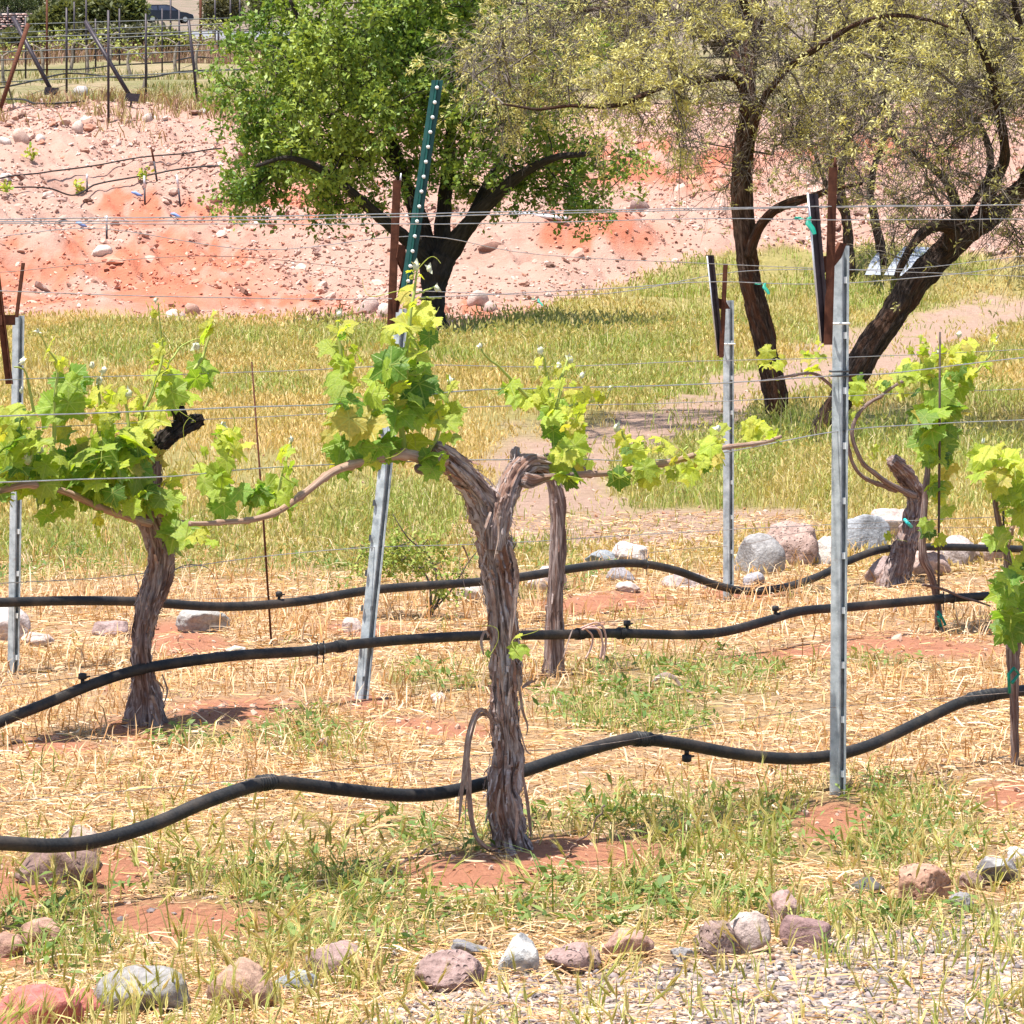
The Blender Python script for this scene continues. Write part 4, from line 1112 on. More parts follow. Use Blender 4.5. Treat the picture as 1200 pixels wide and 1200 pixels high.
strips(v, [([(577, 842), (564, 829), (553, 842), (547, 872), (543, 905), (536, 940), (534, 968)], 4, .05), ([(577, 841), (566, 830), (556, 846), (551, 880), (549, 910), (553, 940), (556, 975)], 4, .11), ([(577, 843), (562, 833), (551, 860), (547, 900), (542, 925), (541, 952)], 3.5, .13), ([(577, 840), (565, 831), (549, 866), (550, 902), (546, 940), (545, 972)], 3.5, .10), ([(578, 846), (566, 832), (556, 836), (548, 862), (545, 890), (541, 930), (538, 962)], 10, .07), ([(574, 840), (563, 834), (552, 850), (547, 880), (549, 915), (551, 945)], 7, .09),
           ([(575, 838), (560, 840), (550, 870), (546, 905), (546, 925)], 9, .06), ([(550, 900), (551, 950), (560, 985), (575, 998), (592, 1003), (606, 1000)], 11, .10), ([(556, 978), (570, 992), (584, 995)], 6, .12),
           ([(585, 770), (588, 800), (592, 830), (600, 858), (606, 872)], 8, .12), ([(596, 780), (600, 820), (608, 850), (616, 878), (622, 884)], 7, .11), ([(607, 790), (612, 830), (618, 850), (617, 862)], 6, .07),
           ([(612, 806), (620, 800), (628, 798)], 7, .06), ([(575, 600), (566, 625), (560, 645)], 9, .13), ([(583, 604), (584, 630), (578, 660)], 7, .14), ([(560, 640), (566, 660), (572, 672), (566, 682)], 5, .13),
           ([(551, 660), (542, 640), (538, 655), (545, 690)], 4, .05), ([(604, 690), (601, 720), (596, 760)], 8, .12), ([(576, 690), (580, 730), (576, 770)], 7, .12), ([(600, 930), (606, 955), (604, 985)], 8, .14),
           ([(586, 925), (583, 955), (592, 985)], 8, .14), ([(612, 905), (618, 940), (622, 980)], 7, .10), ([(545, 540), (560, 552), (582, 572)], 6, .10), ([(573, 745), (568, 740), (564, 752), (567, 768)], 6, .08), ([(598, 640), (606, 670), (606, 700)], 8, .10)])
def shoot_leaves(v, Q, start, cols):
    pass
# left arm: tall bunch of shoots
v.sprout([(476, 532, 4), (470, 500, 3.6), (473, 450, 3.2), (477, 410, 2.8), (480, 375, 2.3), (485, 340, 1.7), (491, 316, 1)])
v.sprout([(407, 545, 3.6), (406, 500, 3.2), (402, 460, 2.8), (399, 420, 2.2), (396, 385, 1.6), (397, 366, 1)])
v.sprout([(500, 535, 3), (512, 510, 2.4), (520, 480, 2), (527, 455, 1.3)])
v.sprout([(440, 535, 3), (438, 500, 2.6), (444, 465, 2.2)])
v.clump(447, 505, 50, 42, 46, 30, .25); v.clump(470, 455, 36, 48, 44, 31, .38); v.clump(405, 500, 26, 60, 30, 25, .22); v.clump(402, 425, 22, 42, 20, 24, .62)
v.clump(474, 398, 26, 26, 16, 26, .72); v.clump(500, 385, 20, 16, 5, 24, .6); v.clump(483, 352, 18, 18, 8, 21, .9); v.clump(490, 320, 13, 13, 6, 12, .95); v.clump(520, 490, 14, 36, 14, 22, .55, .05); v.clump(527, 455, 8, 14, 4, 17, .8)
v.clump(508, 540, 12, 16, 6, 21, .25, .10); v.clump(440, 548, 14, 10, 4, 24, .5, .06); v.clump(398, 382, 12, 20, 6, 14, .9)
for q in [(397, 368, 4), (487, 312, 5), (503, 315, 4), (512, 338, 4), (527, 446, 4)]: v.tipbud(*q)
v.sprout([(488, 345, 1.2), (500, 340, 1), (512, 336, .8)]); v.sprout([(493, 348, 1.2), (508, 350, 1), (516, 348, .7)])
# leaves along the left cane
v.sprout([(262, 612, 2.4), (262, 580, 2), (268, 540, 1.6), (274, 505, 1)]); v.sprout([(325, 598, 2.4), (328, 570, 2), (336, 540, 1.3), (342, 518, 1)])
v.clump(256, 550, 24, 42, 28, 24, .45); v.clump(276, 522, 16, 22, 10, 24, .8); v.clump(306, 588, 20, 26, 16, 23, .35); v.clump(335, 570, 14, 40, 20, 21, .55); v.clump(238, 635, 22, 12, 7, 20, .6); v.clump(262, 585, 22, 20, 10, 22, .3)
v.tipbud(262, 498, 4); v.tipbud(342, 515, 3)
# right arm and its cane
v.sprout([(655, 545, 3.6), (652, 505, 3), (654, 470, 2.6), (660, 440, 2), (667, 418, 1.2)]); v.sprout([(650, 490, 2.6), (643, 460, 2.2), (640, 435, 1.8), (634, 412, 1.5)]); v.sprout([(652, 475, 2.6), (620, 465, 2.2), (594, 440, 1.8), (572, 420, 1.3), (564, 408, .8)]); v.sprout([(652, 480, 1.6), (680, 472, 1.3), (706, 468, 1), (715, 458, .6)])
v.clump(667, 548, 17, 24, 18, 23, .4, .05); v.clump(674, 500, 16, 38, 24, 23, .7, .04); v.clump(648, 490, 16, 22, 10, 20, .35); v.clump(625, 466, 28, 14, 16, 21, .72); v.clump(600, 460, 14, 15, 8, 20, .5); v.clump(672, 470, 16, 12, 9, 20, .9); v.clump(655, 445, 22, 16, 9, 18, .95); v.clump(662, 424, 14, 9, 6, 11, 1.0); v.clump(632, 435, 8, 12, 4, 14, .95); v.clump(704, 468, 6, 6, 2, 12, 1.0)
for q in [(633, 411, 5), (668, 422, 5), (655, 428, 4), (682, 440, 4), (563, 405, 3), (715, 455, 3)]: v.tipbud(*q)
v.sprout([(742, 550, 2.2), (736, 525, 1.8), (728, 505, 1.2)]); v.sprout([(800, 540, 2), (805, 520, 1.2)])
v.clump(740, 530, 22, 20, 16, 21, .8); v.clump(752, 552, 18, 20, 14, 23, .45, .05); v.clump(727, 560, 12, 12, 7, 18, .2); v.clump(776, 523, 12, 12, 6, 19, .75); v.clump(800, 548, 24, 15, 14, 22, .55, .05); v.clump(838, 522, 20, 20, 18, 21, .8); v.clump(838, 545, 18, 14, 10, 22, .6, .05); v.clump(888, 506, 20, 12, 12, 18, .65); v.clump(908, 520, 10, 12, 6, 15, .5)
v.tipbud(723, 502, 5); v.tipbud(842, 502, 4)
# basal leaves low on the trunk
v.clump(609, 758, 8, 14, 7, 17, .35, .12); v.clump(572, 765, 4, 5, 2, 12, .5, .08)
v.finish()

# --- the young vine at the right edge
v = Vine(0, (1190, 912), 'slender young grapevine tied with green tape to a dark stake at the right edge')
v.wood('trunk', [(1190, 922, 6), (1190, 905, 5), (1189, 860, 5), (1188, 810, 5.5), (1187, 770, 8), (1188, 740, 8), (1186, 700, 5), (1180, 650, 4), (1170, 610, 3.5), (1164, 575, 3), (1160, 550, 2)], 'dark_vine_bark', 130, 20, 21, .15)
mb = MB(); V, Fs = tube([gbase(0, 1193, 905) - [0, 0, .08], RP(0, 1186, 790, -.03), RP(0, 1178, 680, -.03), RP(0, 1175, 570, -.03)], [.004, .004, .004, .003], 6); mb.add(V, Fs); mb.build('stake', M['stake_wood'], v.root)
mb = MB(); V, Fs = tube([RP(0, 1183, 812, .03), RP(0, 1182, 790, .04), RP(0, 1188, 783, .05), RP(0, 1194, 790, .04), RP(0, 1186, 800, .05)], .005, 6); mb.add(V, Fs); mb.build('tie_tape', M['teal_tape'], v.root)
v.cane([(1180, 640, 3), (1190, 610, 2.6), (1205, 590, 2)], 20)
v.clump(1188, 690, 24, 26, 26, 25, .2, .04); v.clump(1178, 730, 14, 24, 16, 24, .12, .03); v.clump(1195, 725, 12, 24, 10, 24, .2); v.clump(1172, 560, 32, 32, 26, 27, .55); v.clump(1150, 545, 20, 16, 8, 26, .6); v.clump(1190, 590, 20, 34, 22, 25, .6); v.clump(1180, 625, 12, 18, 8, 22, .3); v.clump(1200, 660, 14, 22, 8, 24, .3); v.clump(1160, 530, 14, 10, 4, 18, .8); v.clump(1225, 600, 20, 60, 20, 26, .5)
v.tipbud(1152, 518, 3)
v.finish()

# --- left vine of the middle row
v = Vine(1, (170, 850), 'leafy grapevine at left with a cut black stump rising above its leaves')
v.wood('trunk', [(170, 864, 27), (170, 850, 23), (171, 820, 17), (167, 790, 12), (166, 755, 11), (172, 718, 12.5), (182, 690, 14.5), (188, 660, 15), (187, 630, 14.5), (180, 606, 13), (177, 580, 10), (180, 560, 8), (180, 540, 8)], 'dark_vine_bark', 220, 56, 31, .28, 1.2, pl=130)
v.wood('stump', [(178, 545, 6), (183, 525, 7.5), (198, 511, 9), (216, 499, 9.5), (230, 493, 8), (236, 491, 6.5)], 'char', 70, 36, 33, .42, 1, 3, 14, 0, .2, pl=24)
v.wood('dead_spur', [(214, 500, 6.5), (211, 486, 7.5), (207, 475, 6), (201, 468, 3)], 'char', 40, 28, 34, .42, 1, 3, 14, 0, .2)
v.cane([(176, 612, 5), (150, 606, 4.5), (118, 594, 4.5), (85, 580, 4), (55, 571, 4), (30, 568, 4), (0, 575, 3.8), (-50, 590, 3)], 70, .04)
v.cane([(180, 600, 4), (210, 612, 3), (235, 614, 2)], 20, .03)
strips(v, [([(160, 610), (168, 625), (172, 645)], 8, .08), ([(198, 630), (202, 645), (206, 652)], 9, .08), ([(158, 674), (163, 690), (166, 715)], 6, .08), ([(200, 672), (212, 664), (230, 662), (246, 668), (256, 690), (260, 708)], 5, .08), ([(150, 848), (158, 838), (166, 826)], 8, .1), ([(180, 795), (190, 805), (192, 812)], 6, .09), ([(178, 815), (186, 840), (190, 862)], 9, .1), ([(190, 790), (196, 810), (190, 830)], 4, .06)])
for q in [[(62, 572, 3), (62, 520, 2.6), (64, 470, 2.2), (68, 430, 1.6), (56, 408, 1), (44, 390, .8)], [(115, 590, 3), (116, 540, 2.6), (116, 490, 2.2), (116, 450, 1.4)], [(150, 600, 3), (147, 540, 2.4), (150, 490, 2), (142, 455, 1.2)], [(180, 550, 3), (165, 500, 2.4), (180, 455, 2), (190, 415, 1.6), (186, 380, 1.1), (184, 355, .7)], [(205, 480, 2.6), (222, 445, 2.2), (240, 415, 1.7), (246, 385, 1.2), (250, 362, .8)], [(30, 570, 3), (38, 520, 2.2), (38, 470, 1.8), (30, 435, 1.3), (18, 430, .9)], [(190, 440, 1.2), (210, 408, 1), (230, 398, .8), (240, 402, .6)]]: v.sprout(q)
v.clump(55, 545, 52, 36, 48, 30, .35); v.clump(130, 545, 56, 42, 60, 32, .42, .04); v.clump(15, 520, 24, 50, 30, 28, .55); v.clump(75, 480, 24, 36, 22, 31, .35); v.clump(120, 480, 26, 40, 26, 23, .85); v.clump(160, 500, 28, 34, 24, 28, .7); v.clump(190, 440, 22, 24, 20, 25, .7); v.clump(202, 462, 20, 14, 10, 24, .4); v.clump(234, 435, 12, 20, 10, 20, .3); v.clump(66, 418, 14, 14, 6, 24, .85); v.clump(188, 405, 13, 12, 6, 21, .8); v.clump(248, 388, 14, 14, 6, 19, .9); v.clump(184, 365, 7, 12, 4, 12, .95)
v.clump(60, 592, 24, 20, 14, 24, .15); v.clump(110, 570, 30, 24, 16, 30, .35, .08); v.clump(205, 615, 14, 28, 14, 26, .35, .06); v.clump(168, 590, 34, 18, 16, 29, .3, .08); v.clump(112, 618, 14, 14, 7, 21, .8, .04); v.clump(235, 632, 10, 14, 4, 20, .7); v.clump(200, 570, 14, 24, 10, 26, .6, .06); v.clump(0, 590, 20, 20, 12, 24, .2); v.clump(28, 505, 10, 14, 5, 14, .95, .1); v.clump(-30, 540, 30, 50, 24, 28, .4)
for q in [(44, 388, 3), (108, 428, 4), (122, 434, 4), (116, 446, 5), (150, 462, 6), (26, 424, 4), (230, 406, 5), (28, 534, 5), (33, 540, 5), (48, 528, 4), (182, 352, 3), (25, 458, 3)]: v.tipbud(*q)
v.finish()

# --- the plain-stemmed vine behind the forked one
v = Vine(1, (650, 786), 'smooth straight grapevine stem of the middle row standing just behind the forked vine')
v.wood('trunk', [(649, 796, 15), (649, 778, 11.5), (650, 740, 10), (651, 690, 9.5), (653, 640, 9.3), (654, 600, 9.5), (652, 578, 8.5), (648, 560, 7.5), (646, 548, 7)], 'dark_vine_bark', 140, 40, 41, .16, .8, 3, 6, 0, .12, pl=40)
v.wood('spur', [(646, 560, 7), (660, 553, 6), (684, 550, 4)], 'dark_vine_bark', 26, 16, 42, .15)
strips(v, [([(640, 772), (636, 785), (642, 795)], 8, .07), ([(660, 770), (668, 745), (672, 735)], 3, .06), ([(645, 715), (640, 710), (641, 725)], 6, .06)])
v.sprout([(650, 552, 2.6), (662, 515, 2), (668, 480, 1.4)]); v.clump(664, 515, 12, 22, 10, 20, .4); v.clump(690, 545, 8, 8, 3, 18, .4)
v.finish()

# --- right vine of the middle row, on a tall thin stake
v = Vine(1, (1099, 742), 'bushy young grapevine trained up a tall thin stake, right of the front post')
v.wood('trunk', [(1101, 746, 5), (1100, 720, 4.5), (1098, 700, 4), (1090, 672, 4.5), (1082, 655, 5), (1081, 630, 4), (1083, 600, 4), (1086, 560, 3.5), (1090, 520, 3), (1092, 480, 2.5)], 'dark_vine_bark', 90, 16, 51, .15)
mb = MB(); V, Fs = tube([gbase(1, 1100, 742) - [0, 0, .08], RP(1, 1100, 640, .05), RP(1, 1101, 520, .10), RP(1, 1101.5, 389, .12)], [.005, .005, .005, .004], 6); mb.add(V, Fs); mb.build('stake', M['stake_wood'], v.root)
mb = MB(); V, Fs = tube([RP(1, 1099, 716, .04), RP(1, 1104, 724, .05), RP(1, 1108, 732, .05), RP(1, 1102, 734, .04), RP(1, 1099, 722, .05)], .006, 6); mb.add(V, Fs); mb.build('tie_tape', M['teal_tape'], v.root)
v.cane([(1082, 684, 1.8), (1110, 692, 1.6), (1135, 702, 1.4), (1160, 710, 1)], 16, .06, 'dark_vine_bark')
v.sprout([(1082, 470, 2), (1080, 430, 1.6), (1078, 392, 1)]); v.sprout([(1110, 470, 2), (1130, 440, 1.6), (1140, 415, 1)]); v.sprout([(1125, 450, 2), (1150, 430, 1.4), (1166, 405, 1)]); v.sprout([(1060, 470, 2), (1052, 440, 1.4)])
v.clump(1094, 490, 26, 46, 60, 22, .18, .0, .12); v.clump(1093, 525, 20, 22, 24, 22, .1); v.clump(1082, 430, 26, 26, 28, 19, .6); v.clump(1052, 448, 16, 18, 10, 17, .65); v.clump(1125, 425, 24, 24, 24, 18, .7); v.clump(1148, 432, 16, 14, 12, 15, .7); v.clump(1115, 450, 24, 16, 16, 20, .5); v.clump(1122, 488, 12, 7, 4, 19, .8); v.clump(1116, 508, 10, 14, 6, 16, .6); v.clump(1084, 405, 14, 12, 8, 15, .8); v.clump(1165, 400, 6, 10, 4, 10, .9)
v.clump(1092, 578, 12, 14, 9, 18, .3); v.clump(1106, 592, 12, 22, 10, 18, .55); v.clump(1088, 622, 9, 18, 8, 16, .35); v.clump(1100, 636, 10, 8, 4, 14, .5); v.clump(1112, 550, 10, 14, 5, 16, .7)
for q in [(1167, 396, 3), (1124, 392, 4), (1100, 412, 3)]: v.tipbud(*q)
v.finish()

# --- stumpy vine of the far row on the right
v = Vine(2, (1046, 694), 'stumpy old grapevine among grey rocks, its canes curling up behind the front post')
v.wood('trunk', [(1040, 704, 20), (1043, 690, 17), (1050, 670, 13.5), (1057, 650, 12.5), (1065, 625, 11), (1072, 600, 10.5), (1073, 582, 10), (1066, 566, 10), (1056, 550, 9.5), (1045, 539, 7)], 'dark_vine_bark', 140, 40, 61, .28, pl=70)
v.wood('side_trunk', [(1062, 694, 4), (1064, 672, 5), (1068, 645, 6), (1072, 615, 6)], 'dark_vine_bark', 50, 18, 62, .2)
v.cane([(1072, 580, 4), (1052, 572, 3.4), (1030, 558, 3), (1011, 543, 2.6), (1001, 520, 2.4), (1000, 500, 2.3), (1008, 482, 2.2), (1020, 470, 2.1), (1035, 462, 2), (1060, 445, 1.6)], 60, .04, 'dark_vine_bark')
v.cane([(1050, 574, 3), (1020, 563, 2.5), (1002, 548, 2.2), (993, 520, 2), (988, 480, 1.9), (978, 458, 1.9), (965, 445, 1.9), (952, 438, 1.8), (920, 441, 1.6), (890, 446, 1.2)], 60, .02, 'dark_vine_bark')
mb = MB(); V, Fs = tube([RP(2, 1060, 609, .1), RP(2, 1064, 613, .14), RP(2, 1068, 617, .1)], .008, 6); mb.add(V, Fs); mb.build('tie_tape', M['cyan_tape'], v.root)
v.clump(950, 424, 12, 14, 10, 17, .5); v.clump(906, 424, 15, 16, 14, 16, .75); v.clump(1004, 452, 9, 22, 12, 15, .6); v.clump(1005, 480, 8, 14, 8, 14, .8); v.clump(1042, 452, 12, 12, 8, 15, .55); v.clump(1028, 544, 10, 14, 6, 11, .7); v.clump(1024, 525, 5, 8, 3, 9, .9); v.clump(1045, 626, 6, 5, 3, 9, .9); v.clump(958, 402, 7, 8, 3, 10, .6); v.clump(878, 445, 6, 6, 2, 10, .8)
strips(v, [([(1050, 660), (1044, 675), (1040, 690)], 6, .06)])
v.finish()

# ------------------------------------------------------------------ thin rusty stake at left, tapes, wire coil, bark scrap
b = gbase(2, 319, 750)
mb = MB(); V, Fs = tube([b - [0, 0, .05], RP(2, 308, 600), RP(2, 295, 424)], [.0042, .0042, .003], 6); mb.add(V, Fs)
o = mb.build('stake', M['rust'], None, origin=b); ROOTS.append(o); tag(o, 'long thin rusty stake leaning slightly, left of the leaning grey post', 'stake')

def tape(k, px, py, label, mat, s=1.0):
    p = RP(k, px, py, .02); mb = MB(); u = p[1] / F * s
    L = [(-4, -9, 4), (2, -8, 5), (5, -10, 4), (0, -3, 5), (1, 4, 4.5), (0, 11, 3)]
    P = np.array([p + np.array([a * u, 0, -c * u]) - RN * .012 * i for i, (a, c, _) in enumerate(L)])
    w_ = np.array([c for *_, c in L]) * u * .75
    Q = resample(np.c_[P, w_], 18); sd = np.array([1.0, .3, .25]) * Q[:, 3:] ; V = np.concatenate([Q[:, :3] - sd, Q[:, :3] + np.array([0, -.006, 0]), Q[:, :3] + sd]); i = np.arange(17)[:, None]
    mb.add(V, [np.vstack([np.hstack([i, i + 1, 18 + i + 1, 18 + i]), np.hstack([18 + i, 19 + i, 36 + i + 1, 36 + i])])])
    t_ = np.linspace(0, 6.28, 12); V, Fs = tube(p + np.stack([np.cos(t_) * 3 * u, np.sin(t_) * 3 * u, np.full(12, 9 * u)], -1), 1.6 * u, 5); mb.add(V, Fs)
    o = mb.build('tie_tape', M[mat], None, origin=p); ROOTS.append(o); tag(o, label, 'tape')
tape(0, 935, 264, 'knotted teal tape hanging from the high wires left of the front post arms', 'teal_tape', .95)
tape(1, 887, 338, 'small teal tape knotted on a wire in front of the dark mesquite trunk', 'teal_tape', .6)
tape(2, 624, 354, 'tiny teal tape on a wire before the pink slope, right of the broad tree trunk', 'teal_tape', .4)

p = RP(1, 700, 770, .05); mb = MB()
for pts in ([(682, 738), (696, 734), (704, 745), (707, 760), (704, 772)], [(680, 736), (700, 730), (710, 745), (708, 768)], [(684, 735), (694, 745), (693, 758), (686, 772)], [(686, 736), (702, 738), (706, 755), (703, 772)], [(690, 735), (706, 734), (710, 752), (707, 775)]):
    Q = resample(path3(1, [(x, y, 1.2) for x, y in pts], .06 + RNG.uniform(0, .04)), 20); V, Fs = tube(Q[:, :3], Q[:, 3], 5); mb.add(V, Fs)
o = mb.build('wire_coil', M['pink_wire'], None, origin=p); ROOTS.append(o); tag(o, 'loose loops of pinkish wire hung over the middle hose', 'wire coil')
def curlbark(pts, w, label, k=None):
    P = np.array([[*GT(x, y), w] for x, y, *_ in pts]); P[:, 2] += np.array([q[2] for q in pts])
    u = P[0, 1] / F; Q = resample(P, 24); T, N, B = frames(Q[:, :3]); r_ = Q[:, 3] * u
    mb = MB(); V = []
    for a in np.linspace(-1.6, 1.6, 7): V.append(Q[:, :3] + (np.array([0, 0, 1.0]) * np.cos(a) + np.array([.3, -1, 0]) * np.sin(a)) * (r_ * np.sin(np.linspace(.4, 2.8, 24)))[:, None])
    V = np.concatenate(V); i = np.arange(23)[:, None]
    mb.add(V, [np.vstack([np.hstack([a * 24 + i, a * 24 + i + 1, (a + 1) * 24 + i + 1, (a + 1) * 24 + i]) for a in range(6)])])
    o = mb.build('bark_scrap', M['dark_vine_bark'], None, origin=P[0, :3]); ROOTS.append(o); tag(o, label, 'bark scrap')
curlbark([(758, 806, .0), (775, 800, .02), (790, 803, .02), (802, 810, .0), (812, 812, 0)], 5, 'curled dark piece of bark lying on the green weeds, right of the forked vine')
curlbark([(1045, 722, 0), (1053, 716, .02), (1060, 714, .03)], 4, 'small brown curl of bark on the straw below the stumpy far vine')
# thin sticks on the ground; the first strip imitates a canopy shadow line
for i, (pts, lab) in enumerate([([(452, 1030), (480, 1012), (500, 1000), (515, 992)], 'crooked dark strip imitating a shadow line on red soil left of the forked vine'),
                                ([(812, 1120), (830, 1127), (850, 1133), (866, 1137)], 'reddish stick in the dry grass in front of the brown and white rocks'),
                                ([(662, 1011), (680, 990), (697, 970), (708, 950)], 'thin dark twig leaning over the weeds right of the forked vine')]):
    P = np.array([[*GT(x, y), 1.6] for x, y in pts]); 
    if i == 2:
        g = GT(662, 1011); P = np.array([[*at(x, y, g[1]), 1.3] for x, y in pts])
    P[:, 2] += .012; P[:, 3] *= P[:, 1] / F
    Q = resample(P, 24); Q[:, :3] += .006 * np.stack([vn(np.arange(24) * .5, j * 3.3 + i, 0, 8) for j in range(3)], -1)
    V, Fs, tx = bark(Q, 24, 8, 5 + i, .2); mb = MB(); mb.add(V, Fs, tex=tx); o = mb.build('stick', M['dark_vine_bark'], None, origin=P[0, :3]); ROOTS.append(o); tag(o, lab, 'stick')
# ------------------------------------------------------------------ trees
def grow(limbs, att, step=.3, jit=.18, rtip=.004, droop=0.0, rmax=.05):
    """join attractor points to the limbs, nearest first, as crooked branches; returns branch tubes and twig nodes"""
    N0 = np.concatenate([resample(L, max(8, int(len(L) * 6)))[:, :3] for L in limbs])
    R0 = np.concatenate([resample(L, max(8, int(len(L) * 6)))[:, 3] for L in limbs])
    d = np.array([np.min(np.linalg.norm(N0 - a, axis=1)) for a in att])
    order = np.argsort(d); cap = len(N0) + len(att) * 12
    N = np.zeros((cap, 3)); N[:len(N0)] = N0; n = len(N0)
    par = np.full(cap, -1); chains = []; isl = np.zeros(cap, bool); isl[:n] = True
    for ai in order:
        a = att[ai]; dd = np.linalg.norm(N[:n] - a, axis=1)
        dd = dd + np.where(isl[:n], .0, 0.0)
        j = int(np.argmin(dd)); L = dd[j]
        m = int(max(1, min(10, round(L / step))))
        t = (np.arange(1, m + 1) / m)[:, None]
        pts = N[j] * (1 - t) + a * t
        if m > 1:
            pts[:-1] += RNG.normal(0, jit * min(L, 1.0) * .4, (m - 1, 3))
        pts[:, 2] += droop * L * (np.sin(t[:, 0] * math.pi) * .5)
        idx = np.arange(n, n + m); N[n:n + m] = pts; par[idx] = np.r_[j, idx[:-1]]
        chains.append((j, idx)); n += m
    cnt = np.ones(n)
    for i in range(n - 1, len(N0) - 1, -1):
        if par[i] >= len(N0): cnt[par[i]] += cnt[i] * .7
    mb = MB()
    for j, idx in chains:
        P = np.vstack([N[j], N[idx]]); r = np.minimum(rtip * np.sqrt(np.r_[cnt[idx[0]], cnt[idx]]), rmax)
        if len(P) == 2: P = np.array([P[0], P.mean(0) + RNG.normal(0, .02, 3), P[1]]); r = np.r_[r[0], r.mean(), r[-1]]
        V, Fs = tube(P, r, 4 if r[0] < .02 else 6, False); mb.add(V, Fs)
    idx = np.arange(len(N0), n)
    dirs = N[idx] - N[par[idx]]
    return mb, N[idx], dirs, cnt[idx]

def limb(Y, pts):
    """pixel polyline (px, py, r_px, dy) at depth Y + dy"""
    return np.array([[*at(x, y, Y + dy), r * (Y + dy) / F] for x, y, r, dy in pts]) if True else None

def inside(n, Y, dep, regs):
    """random points in weighted pixel ellipses (cx, cy, rx, ry, weight), spread in depth"""
    w = np.array([r[4] * r[2] * r[3] for r in regs]); k = RNG.choice(len(regs), n, p=w / w.sum())
    R_ = np.array([r[:4] for r in regs])[k]
    v = rand_dirs(n) * (RNG.uniform(0, 1, n) ** (1 / 2.6))[:, None]
    px = R_[:, 0] + R_[:, 2] * v[:, 0]; py = R_[:, 1] + R_[:, 3] * v[:, 2]
    yy = Y + dep * v[:, 1] * np.clip(R_[:, 2] / 120, .35, 1)
    return np.array([at(a, b, c) for a, b, c in zip(px, py, yy)])

# --- broad green tree at the foot of the slope
g = GT(512, 394); Y1 = g[1]
tr = thing('broadleaf_tree', g, 'round bright green leafy tree with dark forked trunk at the foot of the slope', 'tree')
L1 = [limb(Y1, [(511, 404, 24, 0), (510, 392, 17, 0), (508, 370, 14, 0), (508, 340, 14.5, 0), (512, 318, 17, 0), (520, 300, 16, 0)]),
      limb(Y1, [(512, 315, 15, 0), (525, 295, 13, 0), (548, 265, 10, -.3), (575, 235, 8, -.6), (610, 205, 6, -.9), (650, 185, 4, -1.2), (690, 180, 3, -1.2)]),
      limb(Y1, [(508, 325, 14, 0), (498, 290, 13, .1), (490, 255, 10, .2), (470, 200, 8, .4), (455, 150, 6.5, .6), (440, 90, 5, .8), (430, 30, 3.5, 1), (425, -30, 2, 1.2)]),
      limb(Y1, [(508, 318, 10, 0), (480, 285, 8, -.3), (440, 250, 6.5, -.7), (405, 220, 5.5, -1), (370, 195, 4.5, -1.3), (335, 185, 3, -1.5), (300, 195, 2, -1.6)]),
      limb(Y1, [(515, 305, 11, 0), (520, 250, 9, .3), (525, 190, 7, .5), (530, 120, 5.5, .3), (520, 50, 4, 0), (510, -20, 3, 0)]),
      limb(Y1, [(470, 200, 6, .4), (420, 150, 4.5, .9), (370, 125, 3.5, 1.2), (320, 115, 2.5, 1.2), (280, 130, 1.6, 1)]),
      limb(Y1, [(548, 265, 7, -.3), (590, 180, 5.5, .6), (630, 110, 4, 1), (660, 60, 3, 1.2)]),
      limb(Y1, [(455, 150, 5, .6), (400, 80, 4, -.3), (360, 40, 3, -.8), (340, 0, 2, -1)])]
mb = MB()
for i, L in enumerate(L1):
    V, Fs, tx = bark(L, 60 if i == 0 else 44, 28 if i < 3 else 16, 100 + i, .10, .5, 3, 4, .08); mb.add(V, Fs, tex=tx)
mb.build('trunk', M['tree_bark'], tr)
regs = [(430, 90, 150, 130, 1), (330, 120, 75, 80, 1), (295, 60, 45, 60, .7), (290, 200, 48, 38, 1), (375, 200, 80, 60, .8), (560, 130, 130, 110, 1), (650, 190, 75, 62, 1), (690, 215, 28, 40, 1), (470, 30, 170, 120, 1), (590, 40, 130, 110, .9), (440, 252, 40, 20, .4), (500, -60, 150, 80, .5), (610, 222, 50, 26, .5), (305, 235, 22, 26, .8), (722, 190, 40, 20, .4), (385, 258, 16, 12, .5)]
att = inside(560, Y1, 2.4, regs)
mb, nodes, dirs, cnt = grow(L1, att, .3, .3, .005, 0, .05)
# twigs with leaves
src = RNG.choice(len(nodes), 4300); tp = nodes[src] + RNG.normal(0, .05, (4300, 3))
td = rand_dirs(4300, .1) + dirs[src] / (np.linalg.norm(dirs[src], axis=1)[:, None] + 1e-6) * .4
V, Fs, P1, P2, _ = twigs(tp, td, RNG.uniform(.18, .5, 4300), np.full(4300, .004)); mb.add(V, Fs)
mb.build('branches', M['tree_bark'], tr)
nl = 80000; s_ = RNG.integers(0, 4300, nl); f = RNG.uniform(0, 1, nl)[:, None]
lp = np.where(f < .4, tp[s_] * (1 - f) + P1[s_] * f, P1[s_] * (1 - f) + P2[s_] * f) + RNG.normal(0, .035, (nl, 3))
ld = rand_dirs(nl, -.25); ln = rand_dirs(nl, .9)
V, Fs, c_ = leafquads(lp, ld, ln, RNG.uniform(.055, .10, nl), RNG.uniform(.028, .05, nl))
tone = np.clip(fbm(tp[:, 0] * .9, tp[:, 1] * .9, tp[:, 2] * .9, 3, 120) * 1.2 + .5, 0, 1)[s_]
colr = mixc((.12, .22, .04), (.40, .47, .095), np.clip(tone + RNG.normal(0, .2, nl), 0, 1))
mb = MB(); mb.add(V, Fs, np.repeat(colr, c_, 0)); mb.build('crown', M['tree_leaf'], tr)

